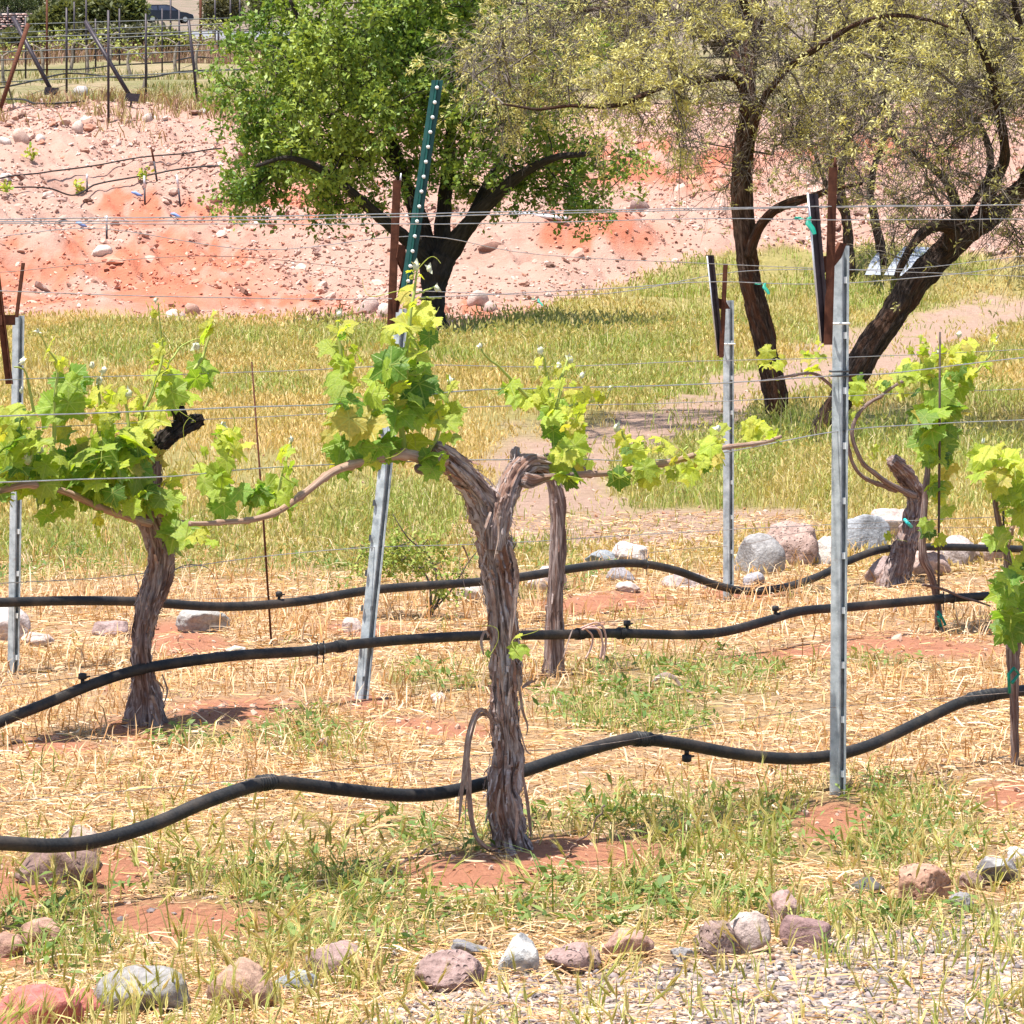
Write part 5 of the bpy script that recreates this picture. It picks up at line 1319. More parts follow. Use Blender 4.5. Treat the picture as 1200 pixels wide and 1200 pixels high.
# --- mesquites: dark trunks, haze of crooked twigs, feathery yellow-green leaves
def mesquite(name_label, foot, Y, limbs, regs, natt, dep, ntw, nlf, mats, seed, twig_len=(.14, .45), leafcol=((.42, .39, .16), (.74, .68, .30)), rt=.0028, origin=None):
    g = GT(*foot) if origin is None else origin
    tr = thing('mesquite_tree', g, name_label, 'tree', 'mesquite trees behind the vines')
    limbs = [L * np.array([1, 1, 1, .84]) for L in limbs]
    mb = MB()
    for i, L in enumerate(limbs):
        V, Fs, tx = bark(L, 90 if i == 0 else 50, 32 if i == 0 else 18, seed + i, .16, .7, 3.4, 5, .12); mb.add(V, Fs, tex=tx)
    mb.build('trunk', M[mats], tr)
    att = inside(natt, Y, dep, regs)
    mb, nodes, dirs, cnt = grow(limbs, att, .22, .55, rt * 1.5, .1, .045)
    src = RNG.choice(len(nodes), ntw); tp = nodes[src] + RNG.normal(0, .03, (ntw, 3))
    dn = dirs[src] / (np.linalg.norm(dirs[src], axis=1)[:, None] + 1e-6)
    td = rand_dirs(ntw) + dn * .5
    V, Fs, P1, P2, _ = twigs(tp, td, RNG.uniform(*twig_len, ntw), RNG.uniform(.7, 1.3, ntw) * rt, .35); mb.add(V, Fs)
    mb.build('branches', M['grey_twig'], tr)
    mb = MB(); ns = ntw; k = RNG.choice(ntw, ns)
    V, Fs, Q1, Q2, _ = twigs(P1[k], rand_dirs(ns) + .3 * dn[k], RNG.uniform(.08, .25, ns), np.full(ns, rt * .7), .5); mb.add(V, Fs)
    kind(mb.build('twigs', M['twig'], tr), 'stuff')
    # leaf sprays: tufts sit on some twigs only
    tone = np.clip(fbm(P2[:, 0] * 1.3, P2[:, 1] * 1.3, P2[:, 2] * 1.3, 3, seed) * 1.6 + .45, 0, 1)
    nt_ = nlf // 9; w_ = .12 + tone ** 1.6; k2 = RNG.choice(ntw, nt_, p=w_ / w_.sum()); f = RNG.uniform(0, 1, nt_)[:, None]
    tc = np.where(f < .3, tp[k2] * (1 - f) + P1[k2] * f, P1[k2] * (1 - f) + P2[k2] * f)
    s_ = np.repeat(np.arange(nt_), 9); lp = tc[s_] + RNG.normal(0, .016, (len(s_), 3))
    ld = rand_dirs(len(s_), -.3) + rand_dirs(nt_)[s_] * .7
    V, Fs, c_ = leafquads(lp, ld, rand_dirs(len(s_), .8), RNG.uniform(.022, .055, len(s_)), RNG.uniform(.007, .014, len(s_)))
    c = mixc(*leafcol, np.clip(tone[k2][s_] * .6 + RNG.uniform(-.1, .4, nt_)[s_] + RNG.uniform(-.15, .15, len(s_)), 0, 1))
    mb = MB(); mb.add(V, Fs, np.repeat(c, c_, 0)); mb.build('crown', M['mesquite_leaf'], tr)
    return tr

gA = GT(912, 494); YA = gA[1]
LA = [limb(YA, [(915, 505, 22, 0), (912, 490, 17, 0), (907, 455, 15.5, 0), (898, 410, 15, 0), (888, 365, 15.5, .05), (878, 320, 15, .1), (873, 280, 14.5, .1), (870, 235, 14, .1), (869, 200, 14, .1), (874, 165, 13.5, .1), (879, 140, 13, .1), (876, 100, 11, .1), (880, 60, 10, .2), (888, 10, 9, .3), (895, -60, 6, .4), (890, -130, 3, .5)]),
      limb(YA, [(878, 300, 7, -.02), (884, 280, 7, -.06), (893, 262, 6.5, -.1), (906, 248, 7, -.1), (925, 238, 6.5, -.2), (948, 232, 5.5, -.3), (975, 222, 4, -.5), (1010, 215, 2.5, -.7)]),
      limb(YA, [(877, 165, 7, -.02), (886, 140, 6, -.1), (900, 108, 5, -.3), (928, 76, 4.4, -.6), (955, 58, 4, -.9), (1000, 30, 3.6, -1.2), (1045, 18, 3, -1.4), (1090, 24, 2.2, -1.5), (1130, 40, 1.5, -1.5)]),
      limb(YA, [(876, 120, 7, .1), (862, 92, 5.5, -.1), (835, 92, 5, -.3), (800, 98, 4.5, -.5), (770, 104, 4, -.7), (735, 120, 3.4, -.9), (705, 125, 3, -1), (665, 124, 2.4, -1.1), (630, 128, 2, -1.2), (590, 122, 1.4, -1.2)]),
      limb(YA, [(878, 90, 7, .1), (850, 50, 5, .5), (810, 20, 4, .9), (750, 8, 3.4, 1.1), (690, 12, 2.6, 1.2), (630, 20, 2, 1.2), (570, 40, 1.4, 1.2)]),
      limb(YA, [(884, 40, 6, .2), (860, -20, 5, -.4), (810, -70, 4, -.8), (740, -90, 3, -1.2), (660, -70, 2, -1.4)]),
      limb(YA, [(890, 0, 6, .3), (930, -50, 5, .8), (990, -90, 4, 1.2), (1060, -90, 2.6, 1.4)])]
regA = [(720, 60, 150, 75, 1), (640, 60, 85, 62, .9), (830, 60, 110, 90, 1), (930, 90, 90, 90, 1), (780, 150, 105, 45, .75), (660, 130, 80, 40, .7), (870, -40, 200, 90, .7), (690, -40, 140, 60, .6), (980, 30, 100, 70, .9), (575, 90, 45, 55, .6), (835, 205, 50, 50, .3), (950, 180, 60, 60, .5), (545, 60, 40, 45, .4), (890, 150, 60, 60, .6)]
mesquite('upright mesquite with a dark red-brown trunk and a wide haze of pale yellow-green twigs', (912, 494), YA, LA, regA, 210, 1.9, 3900, 39000, 'red_bark', 200, origin=gA)

gB = GT(962, 516); YB = gB[1]
LB = [limb(YB, [(955, 530, 24, 0), (962, 512, 20, 0), (978, 480, 17, 0), (1000, 440, 17.5, 0), (1022, 405, 18, .05), (1046, 370, 18.5, .1), (1070, 335, 18.5, .15), (1100, 302, 18, .2), (1130, 275, 17, .25), (1160, 255, 15, .3), (1195, 222, 13, .35), (1240, 180, 11, .4), (1290, 120, 8, .4), (1330, 40, 5, .4)]),
      limb(YB, [(1112, 290, 11, .1), (1115, 268, 10, 0), (1098, 264, 8, -.1), (1080, 275, 7, -.15), (1066, 293, 6, -.2), (1056, 312, 5, -.25), (1050, 325, 3.4, -.25)]),
      limb(YB, [(1118, 280, 10, .2), (1122, 250, 8, .3), (1110, 215, 6, .4), (1085, 190, 5, .5), (1060, 170, 4, .6), (1035, 150, 3, .7)]),
      limb(YB, [(1150, 260, 9, .3), (1165, 215, 8, .1), (1178, 180, 7, -.1), (1170, 130, 6, -.3), (1160, 80, 5, -.5), (1140, 40, 3.6, -.6), (1120, 0, 2.4, -.7)]),
      limb(YB, [(1130, 255, 6, .2), (1160, 200, 5, .5), (1150, 150, 4, .8), (1110, 100, 3, 1.0), (1080, 60, 2, 1.2)]),
      limb(YB, [(1200, 215, 8, .3), (1215, 150, 7, 0), (1210, 80, 6, -.3), (1190, 10, 4, -.5), (1180, -60, 3, -.6)])]
regB = [(1100, 110, 95, 75, 1), (1170, 60, 80, 80, 1), (1050, 180, 80, 60, .7), (1150, 180, 80, 60, .6), (1010, 120, 60, 60, .7), (1230, 100, 80, 110, .8), (1130, -30, 130, 70, .7), (1120, 240, 70, 40, .55), (1050, 250, 55, 40, .45), (1180, 280, 40, 30, .3), (1090, 270, 30, 25, .5)]
mesquite('leaning mesquite whose thick black-brown trunk slants up to the right edge', (962, 516), YB, LB, regB, 160, 1.7, 3000, 26000, 'mesquite_bark', 300, origin=gB)

gC = GT(995, 330); YC = gC[1]
LC = [limb(YC, [(996, 338, 9, 0), (995, 300, 7, 0), (992, 260, 6.5, 0), (985, 220, 6, .1), (990, 180, 5, .2), (1000, 130, 4, .3), (1005, 80, 3, .4)]),
      limb(YC, [(1038, 330, 7, .2), (1032, 290, 6.5, .2), (1025, 255, 6, .2), (1020, 220, 5, .1), (1030, 180, 4, 0), (1050, 130, 3, -.2)]),
      limb(YC, [(992, 255, 4, 0), (970, 220, 3.4, -.2), (955, 180, 2.6, -.4), (940, 150, 1.8, -.5)])]
regC = [(1000, 190, 60, 60, 1), (1040, 160, 55, 60, .8), (960, 170, 40, 50, .7), (1000, 110, 70, 50, .8), (1010, 240, 40, 30, .7)]
mesquite('slim grey two-stemmed mesquite standing behind the front post, nearer the slope', (995, 330), YC, LC, regC, 60, 1.3, 900, 4000, 'mesquite_bark', 400, (.2, .6), rt=.005, origin=gC)

# --- bare little shrub behind the leaning post
gS = GT(492, 726); YS = gS[1]
sh = thing('shrub', gS, 'sparse twiggy shrub with few leaves behind the leaning post, under the middle hose', 'shrub')
LS = [limb(YS, [(500, 728, 2.2, 0), (505, 700, 1.8, 0), (498, 672, 1.3, 0), (470, 650, 1, .1), (440, 640, .7, .1), (410, 642, .5, .1)]),
      limb(YS, [(502, 724, 1.8, 0), (512, 690, 1.4, 0), (505, 655, 1, 0), (478, 630, .8, -.1), (460, 602, .5, -.1)]),
      limb(YS, [(506, 720, 1.8, 0), (520, 685, 1.2, .1), (505, 660, .9, .1), (480, 645, .7, .1), (462, 640, .5, .1)]),
      limb(YS, [(508, 715, 1.4, 0), (530, 690, 1, 0), (548, 660, .8, 0), (560, 645, .5, 0)])]
att = inside(90, YS, .25, [(470, 650, 55, 30, 1), (520, 680, 40, 30, .5), (440, 660, 40, 20, .7)])
mb, nodes, dirs, cnt = grow(LS, att, .1, .3, .0011, 0, .004)
for L in LS: V, Fs = tube(resample(L, 30)[:, :3], resample(L, 30)[:, 3], 5); mb.add(V, Fs)
mb.build('branches', M['grey_twig'], sh)
nl = 1500; s_ = RNG.integers(0, len(nodes), nl)
V, Fs, c_ = leafquads(nodes[s_] + RNG.normal(0, .02, (nl, 3)), rand_dirs(nl), rand_dirs(nl, 1), RNG.uniform(.016, .032, nl), RNG.uniform(.008, .015, nl))
mb = MB(); mb.add(V, Fs, np.repeat(mixc((.22, .32, .06), (.42, .46, .12), RNG.uniform(0, 1, nl)), 4, 0)); mb.build('crown', M['mesquite_leaf'], sh)
# ------------------------------------------------------------------ rocks, each one a thing
def rock(px, top, bot, wpx, col, label, seed, kind_='rock', sub=4, cuts=9, rough=.16, depth=.8, col2=None, tilt=0.0, group=None, bury=.32, G=None):
    g = GT(px, bot) if G is None else G
    u = g[1] / F; w_ = wpx * u; h = max((bot - top) * u * 1.0, .02)
    r = np.random.default_rng(seed)
    V, Fc = ICO[sub]; V = V.copy()
    for k in range(cuts):
        n = r.normal(size=3); n /= np.linalg.norm(n); d = r.uniform(.5, .86)
        s = V @ n; V = V - np.maximum(s - d, 0)[:, None] * n * .92
    o = r.uniform(0, 50, 3)
    f = fbm(V[:, 0] * 1.6 + o[0], V[:, 1] * 1.6 + o[1], V[:, 2] * 1.6 + o[2], 4, seed)
    f2 = fbm(V[:, 0] * 6 + o[0], V[:, 1] * 6 + o[1], V[:, 2] * 6 + o[2], 3, seed + 3)
    V = V * (1 + rough * 1.6 * f + rough * .4 * f2)[:, None]
    if kind_ == 'pitted_rock':
        pt = fbm(V[:, 0] * 11 + o[0], V[:, 1] * 11, V[:, 2] * 11, 2, seed + 7); V = V * (1 - .10 * sstep(.12, .3, pt))[:, None]
    a = tilt; V = np.stack([V[:, 0] * math.cos(a) - V[:, 2] * math.sin(a), V[:, 1], V[:, 0] * math.sin(a) + V[:, 2] * math.cos(a)], -1)
    ext = V.max(0) - V.min(0); V = (V - (V.max(0) + V.min(0)) / 2) / ext
    V = V * [w_, w_ * depth, h * (1 + bury)]
    V[:, 2] += h * (1 + bury) / 2 - h * bury
    c = np.broadcast_to(np.array(col, float) * .92, (len(V), 3)).copy()
    if col2 is not None:
        c = mixc(c, np.broadcast_to(np.array(col2, float) * .82, c.shape), sstep(-.08, .12, f + .25 * r.normal() * .3))
    ob = mk('rock', V + np.array([0, w_ * depth * .38, 0]), [Fc], M[kind_], col=c)
    ob.location = [float(v) for v in g]
    ROOTS.append(ob); tag(ob, label, 'rock', group)
    return ob
PINK = (.52, .17, .15); GRAN = (.30, .285, .275); BRN = (.42, .27, .20); BLU = (.30, .32, .34); MAU = (.38, .26, .235); WHT = (.68, .65, .60); TAN = (.45, .34, .27); SAL = (.52, .30, .21); DRK = (.13, .12, .12); PALE = (.56, .46, .40); GRY = (.36, .345, .34)
B_ = 'rocks edging the front of the vineyard'
R_ = 'rocks between the far vine row and the meadow'
for i, a in enumerate([
    (40, 1160, 1212, 110, PINK, 'flat pinkish-red rock in the bottom left corner', dict(cuts=6)),
    (106, 1160, 1196, 62, PINK, 'smaller pinkish-red rock touching the grey granite boulder', dict(cuts=6)),
    (22, 1188, 1212, 50, TAN, 'tan pebble-sized rock at the very bottom left corner', {}),
    (163, 1140, 1192, 118, GRAN, 'large speckled grey granite rock at bottom left', dict(cuts=5, rough=.10)),
    (281, 1128, 1186, 86, BRN, 'rounded brown rock right of the grey granite one', dict(cuts=7, tilt=-.35)),
    (345, 1141, 1164, 54, BLU, 'small flat blue-grey stone beside the brown rounded rock', dict(cuts=8)),
    (388, 1108, 1142, 66, MAU, 'low mauve rock half hidden in grass above the flat blue-grey stone', {}),
    (526, 1117, 1162, 84, MAU, 'broad pitted mauve lava rock left of the white-topped rock', dict(kind_='pitted_rock', cuts=4, rough=.1)),
    (528, 1142, 1160, 22, GRY, 'pale grey pebble lying against the broad pitted lava rock', dict(sub=4)),
    (550, 1103, 1124, 48, (.27, .26, .27), 'dark grey rock just behind the broad pitted lava rock', {}),
    (608, 1095, 1142, 50, WHT, 'white and grey angular rock between two mauve lava rocks', dict(col2=(.36, .36, .36), cuts=12)),
    (672, 1108, 1142, 68, MAU, 'low pitted mauve rock right of the white and grey angular one', dict(kind_='pitted_rock', cuts=5)),
    (737, 1092, 1126, 62, (.46, .28, .22), 'slanting pinkish slab of rock beside the low pitted mauve rock', dict(tilt=-.4, cuts=8)),
    (800, 1110, 1128, 30, GRY, 'small grey stone left of the brown and white rocks', {}),
    (842, 1080, 1122, 58, (.33, .23, .20), 'rough brown rock touching the white boulder at right', dict(kind_='pitted_rock')),
    (878, 1069, 1118, 54, (.66, .58, .53), 'whitish boulder with pink stains, right of the rough brown rock', dict(col2=(.55, .43, .38))),
    (924, 1045, 1086, 48, (.42, .28, .25), 'pinkish mauve rock standing upright behind the slanting mauve slab', dict(tilt=.2)),
    (945, 1076, 1112, 62, (.30, .19, .18), 'slanting smooth mauve slab in the grass at lower right', dict(tilt=-.5, cuts=6)),
    (1086, 1014, 1060, 66, SAL, 'rounded salmon-coloured rock with small pits at lower right', dict(kind_='pitted_rock', cuts=5, rough=.09)),
    (1018, 1030, 1048, 44, DRK, 'small dark slate-like stone left of the salmon-coloured rock', {}),
    (1128, 1046, 1068, 30, (.33, .31, .32), 'small grey stone at the foot of the salmon-coloured rock', {}),
    (1168, 1008, 1038, 62, (.17, .155, .155), 'dark grey rock near the right edge, streaked with white', dict(col2=(.5, .48, .46))),
    (1196, 993, 1016, 32, (.58, .55, .53), 'pale speckled rock cut by the right edge', {}),
    (1140, 1022, 1046, 34, (.36, .24, .2), 'brownish rock between the salmon rock and the dark streaked one', {}),
    (66, 996, 1036, 104, (.26, .17, .145), 'long dark brown rock under the dip of the nearest hose', dict(cuts=7, rough=.12)),
    (92, 968, 1004, 50, (.50, .38, .31), 'tan rock behind the hose, resting on the long dark brown rock', {}),
    (48, 1078, 1106, 50, (.47, .28, .21), 'salmon-brown rock in the loose soil near the left edge', {}),
    (10, 1094, 1122, 44, (.40, .24, .18), 'crumbly brown clod at the left edge below the long dark rock', {}),
]): rock(a[0], a[1], a[2], a[3], a[4], a[5], 500 + i, group=B_, **a[6])
for i, a in enumerate([
    (892, 626, 672, 60, GRY, 'rounded grey boulder with a striped face, leftmost of the boulders behind the hose', dict(cuts=5, rough=.09)),
    (927, 612, 664, 66, (.47, .33, .28), 'tall pinkish pitted rock leaning on the rounded grey boulder', dict(tilt=-.4, kind_='pitted_rock')),
    (962, 629, 664, 44, (.60, .54, .49), 'whitish rock left of the front post, beside the tall pinkish rock', {}),
    (1016, 603, 648, 64, (.34, .35, .37), 'bluish-grey faceted boulder right of the front post', dict(cuts=10)),
    (1050, 596, 636, 60, (.60, .48, .43), 'pale pink boulder behind the stumpy vine', {}),
    (1034, 652, 684, 40, (.40, .30, .28), 'low mauve rock at the left foot of the stumpy vine', {}),
    (1082, 645, 676, 70, (.52, .38, .33), 'low pale pink rock between the stumpy vine and the staked vine', {}),
    (1122, 628, 664, 52, (.50, .42, .39), 'smooth pinkish-grey rock behind the tall thin stake', dict(cuts=4)),
    (1160, 636, 660, 36, (.55, .42, .36), 'small pink rock behind the hose near the right edge', {}),
    (740, 635, 662, 54, (.60, .52, .48), 'pale angular rock with a dark notch above the arch of the far hose', dict(cuts=12)),
    (704, 645, 664, 40, BLU, 'blue-grey stone left of the pale angular rock with the dark notch', dict(cuts=5)),
    (728, 661, 682, 36, (.38, .35, .36), 'grey stone under the arch of the far hose', {}),
    (640, 664, 694, 50, (.62, .50, .45), 'pale pinkish rock behind the smooth straight stem', dict(cuts=5)),
    (556, 682, 706, 44, (.60, .52, .46), 'off-white flat rock left of the forked trunk under the far hose', {}),
    (736, 682, 694, 30, (.58, .48, .43), 'flat pale stone in the straw under the far hose', {}),
    (805, 672, 690, 60, (.46, .38, .36), 'low mauve-grey stone left of the slim far post', {}),
    (884, 670, 686, 26, (.40, .39, .42), 'small bluish stone below the rounded grey boulder', {}),
    (4, 710, 752, 62, (.62, .52, .48), 'pale pinkish boulder at the left edge behind the far post', {}),
    (40, 742, 758, 44, (.60, .48, .42), 'flat pale stone right of the left far post', {}),
    (128, 728, 746, 44, (.40, .29, .27), 'low mauve rock left of the leafy left vine', {}),
    (236, 714, 742, 66, (.42, .40, .37), 'broad grey rock right of the leafy left vine, under the far hose', dict(cuts=5)),
    (276, 757, 766, 24, (.70, .66, .61), 'small white stone touching the middle hose', {}),
    (412, 724, 740, 24, (.60, .48, .43), 'small whitish stone left of the leaning post', {}),
    (512, 812, 824, 20, (.64, .50, .44), 'round pale pink stone lying between leaning post and forked trunk', {}),
    (378, 864, 880, 16, (.58, .38, .31), 'small pinkish stone in the straw midway between left vine and forked vine', {}),
]): rock(a[0], a[1], a[2], a[3], a[4], a[5], 600 + i, group=R_, **{**dict(bury=.35), **a[6]})
S_ = 'boulders on the rubble slope'
for i, a in enumerate([
    (118, 287, 302, 26, (.74, .66, .58), 'single white boulder at the top of the red soil patch at left'),
    (750, 231, 250, 24, (.36, .25, .22), 'brown boulder on the slope between the leafy tree and the dark trunk'),
    (100, 136, 146, 16, (.70, .60, .53), 'white boulder near the crest of the slope, right of its pinkish neighbours'),
    (90, 141, 156, 14, (.64, .50, .43), 'pale boulder just left of the white one on the crest'),
    (5, 160, 170, 16, (.66, .58, .52), 'whitish boulder on the crest at the left edge'),
    (24, 150, 166, 20, (.60, .42, .34), 'salmon boulder on the crest near the left edge'),
    (47, 157, 166, 12, (.66, .58, .52), 'small white stone on the crest, right of the salmon boulder'),
    (237, 126, 133, 9, (.76, .72, .66), 'tiny white stone on the crest beside the leafy tree'),
    (173, 132, 143, 12, (.58, .46, .4), 'pale boulder at the crest below the dark thin posts'),
    (94, 100, 112, 20, (.42, .39, .37), 'grey slab lying in the grass of the upper vineyard'),
    (575, 283, 295, 30, (.24, .13, .10), 'dark reddish flat rock on the slope right of the forked tree trunk'),
    (205, 362, 378, 24, (.66, .52, .46), 'pale boulder at the foot of the red soil patch'),
    (225, 355, 370, 18, (.50, .30, .24), 'brown boulder at the foot of the red patch beside a pale one'),
    (430, 348, 368, 28, (.56, .42, .38), 'large pinkish boulder at the slope foot left of the rusty arm'),
    (452, 355, 372, 20, (.68, .56, .50), 'pale boulder touching the rusty arm of the leaning post at the slope foot'),
    (560, 340, 358, 26, (.60, .46, .41), 'pinkish boulder at the slope foot right of the broad tree trunk'),
    (575, 352, 366, 18, (.52, .38, .34), 'smaller brownish boulder at the slope foot, right of the broad tree trunk'),
]): rock(a[0], a[1], a[2], a[3], a[4], a[5], 700 + i, sub=2, group=S_)

# ------------------------------------------------------------------ young planting on the slope: stakes, hoses, sprouts
def bar_thing(name, label, cat, P, r, mat, group=None, s=6):
    mb = MB(); V, Fs = tube(np.array(P), r, s); mb.add(V, Fs); o = mb.build(name, M[mat], None, origin=P[0]); ROOTS.append(o); tag(o, label, cat, group); return o
for i, (x, yt, yb, dx, lab) in enumerate([(170, 206, 240, -1, 'short stake with a white top below a tiny vine sprout on the slope'), (212, 205, 242, -5, 'short stake with a white top, rightmost of those on the slope'),
                                     (102, 204, 225, 0, 'short stake with a white top on the upper hose of the slope'), (125, 253, 279, 0, 'lowest white-topped stake on the slope, above the white boulder'),
                                     (185, 172, 212, -8, 'short dark stake crossing both slope hoses')]):
    g = GT(x, yb); root = thing('stake', g, lab, 'stake', 'planting stakes on the slope')
    top = at(x + dx, yt, g[1]); mid = g + (top - g) * .58
    mb = MB(); V, Fs = tube([g - [0, 0, .1], mid], .016, 6); mb.add(V, Fs); mb.build('shaft', M['black_iron'], root)
    mb = MB(); V, Fs = tube([mid, top], .017, 6); mb.add(V, Fs); mb.build('painted_top', M['pale_steel' if i < 4 else 'rust'], root)
def slope_hose(pts, lab, r=.012, mat='hose_rubber', lift=.12):
    P = []
    for x, y in pts:
        g = GT(x, y); P.append([*g, r])
    Q = resample(np.array(P), 80); hz = H(Q[:, 0], Q[:, 1]); kk = np.hanning(33); kk /= kk.sum(); Q[:, 2] = np.convolve(np.pad(hz, 16, mode='edge'), kk, mode='valid') + lift
    yk = np.convolve(np.pad(Q[:, 1], 16, mode='edge'), kk, mode='valid'); Q[:, 1] = yk
    mb = MB(); V, Fs = tube(Q[:, :3], Q[:, 3], 6); mb.add(V, Fs); o = mb.build('irrigation_hose', M[mat], None, origin=Q[0, :3]); ROOTS.append(o); tag(o, lab, 'hose')
slope_hose([(-30, 222), (0, 218), (60, 210), (100, 205), (140, 196), (180, 188), (220, 184), (260, 182)], 'upper thin black hose running across the pink slope at left', .014)
slope_hose([(-30, 231), (0, 230), (60, 227), (110, 223), (160, 218), (185, 213), (215, 208), (260, 203)], 'lower thin black hose running across the pink slope at left', .014)
for x, y, sz, lab in [(169, 214, 12, 'small bright vine sprout beside the white-topped stake under the slope hoses'), (92, 226, 8, 'tiny vine sprout on the lower slope hose'), (6, 230, 9, 'tiny vine sprout at the left edge on the slope'), (37, 190, 10, 'low green weed tuft on the slope near the left edge')]:
    g = GT(x, y); n = 40; u = g[1] / F
    P = g + rand_dirs(n) * (sz * u * RNG.uniform(.2, 1, n))[:, None] + [0, 0, sz * u]
    mb = MB(); V, Fs, c_ = leafquads(P, rand_dirs(n), rand_dirs(n, 1), RNG.uniform(.05, .10, n), RNG.uniform(.04, .07, n)); mb.add(V, Fs, np.repeat(mixc(GREEN, YOUNG, RNG.uniform(0, 1, n)), 4, 0))
    o = mb.build('vine_sprout', M['grass'], None, origin=g); ROOTS.append(o); tag(o, lab, 'plant')
for x, y, lab in [(160, 232, 'blue scrap lying left of two white-topped stakes'), (206, 257, 'blue scrap lying in the middle of the slope at left'), (95, 268, 'faded blue scrap below the lowest stake, left on the slope')]:
    g = GT(x, y); u = g[1] / F; mb = MB(); P = np.array([g + [dx * u, 0.0, .05 + dz * u] for dx, dz in ((-6, 3), (-2, 2.5), (2, 0), (7, -1.5))])
    V, Fs = tube(P, [.012, .03, .03, .01], 5); mb.add(V, Fs); o = mb.build('plastic_scrap', M['blue_scrap'], None, origin=g); ROOTS.append(o); tag(o, lab, 'scrap')
g0, g1 = GT(601, 257), GT(665, 265); bar_thing('pipe', 'pale grey pipe lying on the slope right of the leafy tree', 'pipe', [g0 + [0, 0, .1], g1 + [0, 0, .1]], .035, 'pale_steel')
# white sheet leaning behind the slanting trunk
g = GT(1064, 326); u = g[1] / F
root = thing('plastic_sheet', g, 'folded white plastic sheet lying in the grass behind the leaning mesquite trunk', 'plastic sheet')
V = np.array([at(x, y, g[1] + dy) for x, y, dy in [(1036, 322, -.6), (1048, 303, .5), (1060, 288, 1.4), (1090, 290, 1.4), (1078, 322, -.6), (1058, 323, -.65)]])
V2 = V + [0, .08, -.03]; n = len(V); i = np.arange(n); j = (i + 1) % n
Fa = [np.array([[0, 1, 4], [1, 2, 3], [1, 3, 4], [0, 4, 5]])]; mb = MB(); mb.add(V, Fa); mb.add(V2, [Fa[0][:, ::-1]]); mb.add(np.vstack([V, V2]), [np.stack([i, j, j + n, i + n], -1)])
mb.build('panel', M['white_plastic'], root, smooth=False)
V = np.array([at(x, y, g[1] + dy) for x, y, dy in [(1014, 322, -.5), (1021, 306, .3), (1030, 294, .8), (1032, 322, -.5)]]); V2 = V + [0, .06, 0]; n = 4; i = np.arange(n); j = (i + 1) % n
mb = MB(); mb.add(np.vstack([V, V2]), [np.array([[0, 1, 2], [0, 2, 3]]), np.stack([i, j, j + n, i + n], -1)]); mb.add(V2, [np.array([[2, 1, 0], [3, 2, 0]])]); mb.build('flap', M['white_plastic'], root, smooth=False)

# ------------------------------------------------------------------ upper vineyard on the terrace
UP = 'thin dark posts of the upper vineyard'
for x, yt, yb, rp, lab in [(127, 12, 144, 1.5, 'nearest thin dark post of the upper vineyard, its foot on the crest'), (171, 16, 119, 1.4, 'thin post of the upper vineyard left of the car, with a rusty foot'), (221, 24, 121, 1.7, 'thin dark post of the upper vineyard under the nose of the car, leaning left'),
                           (78, 9, 109, 1.4, 'thin post of the upper vineyard between the two long slanting braces'), (55, -6, 92, 1.3, 'thin reddish post of the upper vineyard just right of the stone wall'), (101, -10, 88, 1.2, 'thin post of the upper vineyard above the right slanting brace'),
                           (87, 2, 74, 1.0, 'farther thin post left of the top of the right slanting brace'), (41, 14, 48, 1.0, 'short far post at the right end of the stone wall'), (9, 8, 38, 1.0, 'short far post in front of the stone wall'),
                           (161, 4, 36, 1.0, 'far post left of the car in front of the bushes'), (200, -5, 70, 1.1, 'far post standing before the middle of the car'), (235, -8, 55, 1.6, 'thick reddish far post right of the car'),
                           (252, -4, 60, 1.0, 'far post right of the thick reddish one'), (270, -6, 55, 1.0, 'far post nearest the leafy tree'), (190, 10, 90, .9, 'slim far post in front of the tail of the car'), (281, -6, 48, .9, 'slim far post half hidden by the leafy tree'),
                           (256, 32, 66, 1.2, 'short dark post at the left edge of the leafy tree'), (318, -10, 40, 1.0, 'far post seen over the top left of the leafy tree')]:
    g = GT(x + (3 if x == 221 else 0) + (8 if x == 221 else 0), yb)
    top = at(x, yt, g[1]); bar_thing('vineyard_post', lab, 'post', [g - [0, 0, .1], g + (top - g) * .5, top], rp * g[1] / F, 'black_iron' if rp != 1.3 and rp != 1.6 else 'rust', UP)
for a, c, plate, lab in [((60, 106), (15, 20), (60, 107), 'left long dark brace post slanting up to the left, on a square plate'), ((152, 112), (100, 25), (155, 114), 'right long dark brace post slanting up to the left, on a square plate'), ((-2, 134), (33, 28), None, 'rusty brace post at the left edge slanting up to the right, crossing a dark one')]:
    g = GT(*a) if plate is None else GT(a[0], a[1] + 14); q = at(*a, g[1]); top = at(*c, g[1] + .6)
    root = thing('brace_post', g, lab, 'post', 'slanting braces of the upper vineyard')
    mb = MB(); V, Fs = tube([q, top], 2.6 * g[1] / F, 8); mb.add(V, Fs); mb.build('pole', M['rust' if plate is None else 'black_iron'], root)
    if plate:
        u = g[1] / F; c_ = at(*plate, g[1] - .05); mb = MB(); mb.add(*box(c_, [8 * u, 0, -.6 * u], [0, .02, 0], [1.2 * u, 0, 4.5 * u])); mb.build('plate', M['black_iron'], root, smooth=False)
        mb = MB(); V, Fs = tube([c_, g - [0, 0, .05]], .02, 6); mb.add(V, Fs); mb.build('peg', M['black_iron'], root)
    else:
        mb = MB(); V, Fs = tube([at(8, 96, g[1] + .3), GT(15, 120)], .02, 6); mb.add(V, Fs); mb.build('peg', M['black_iron'], root)
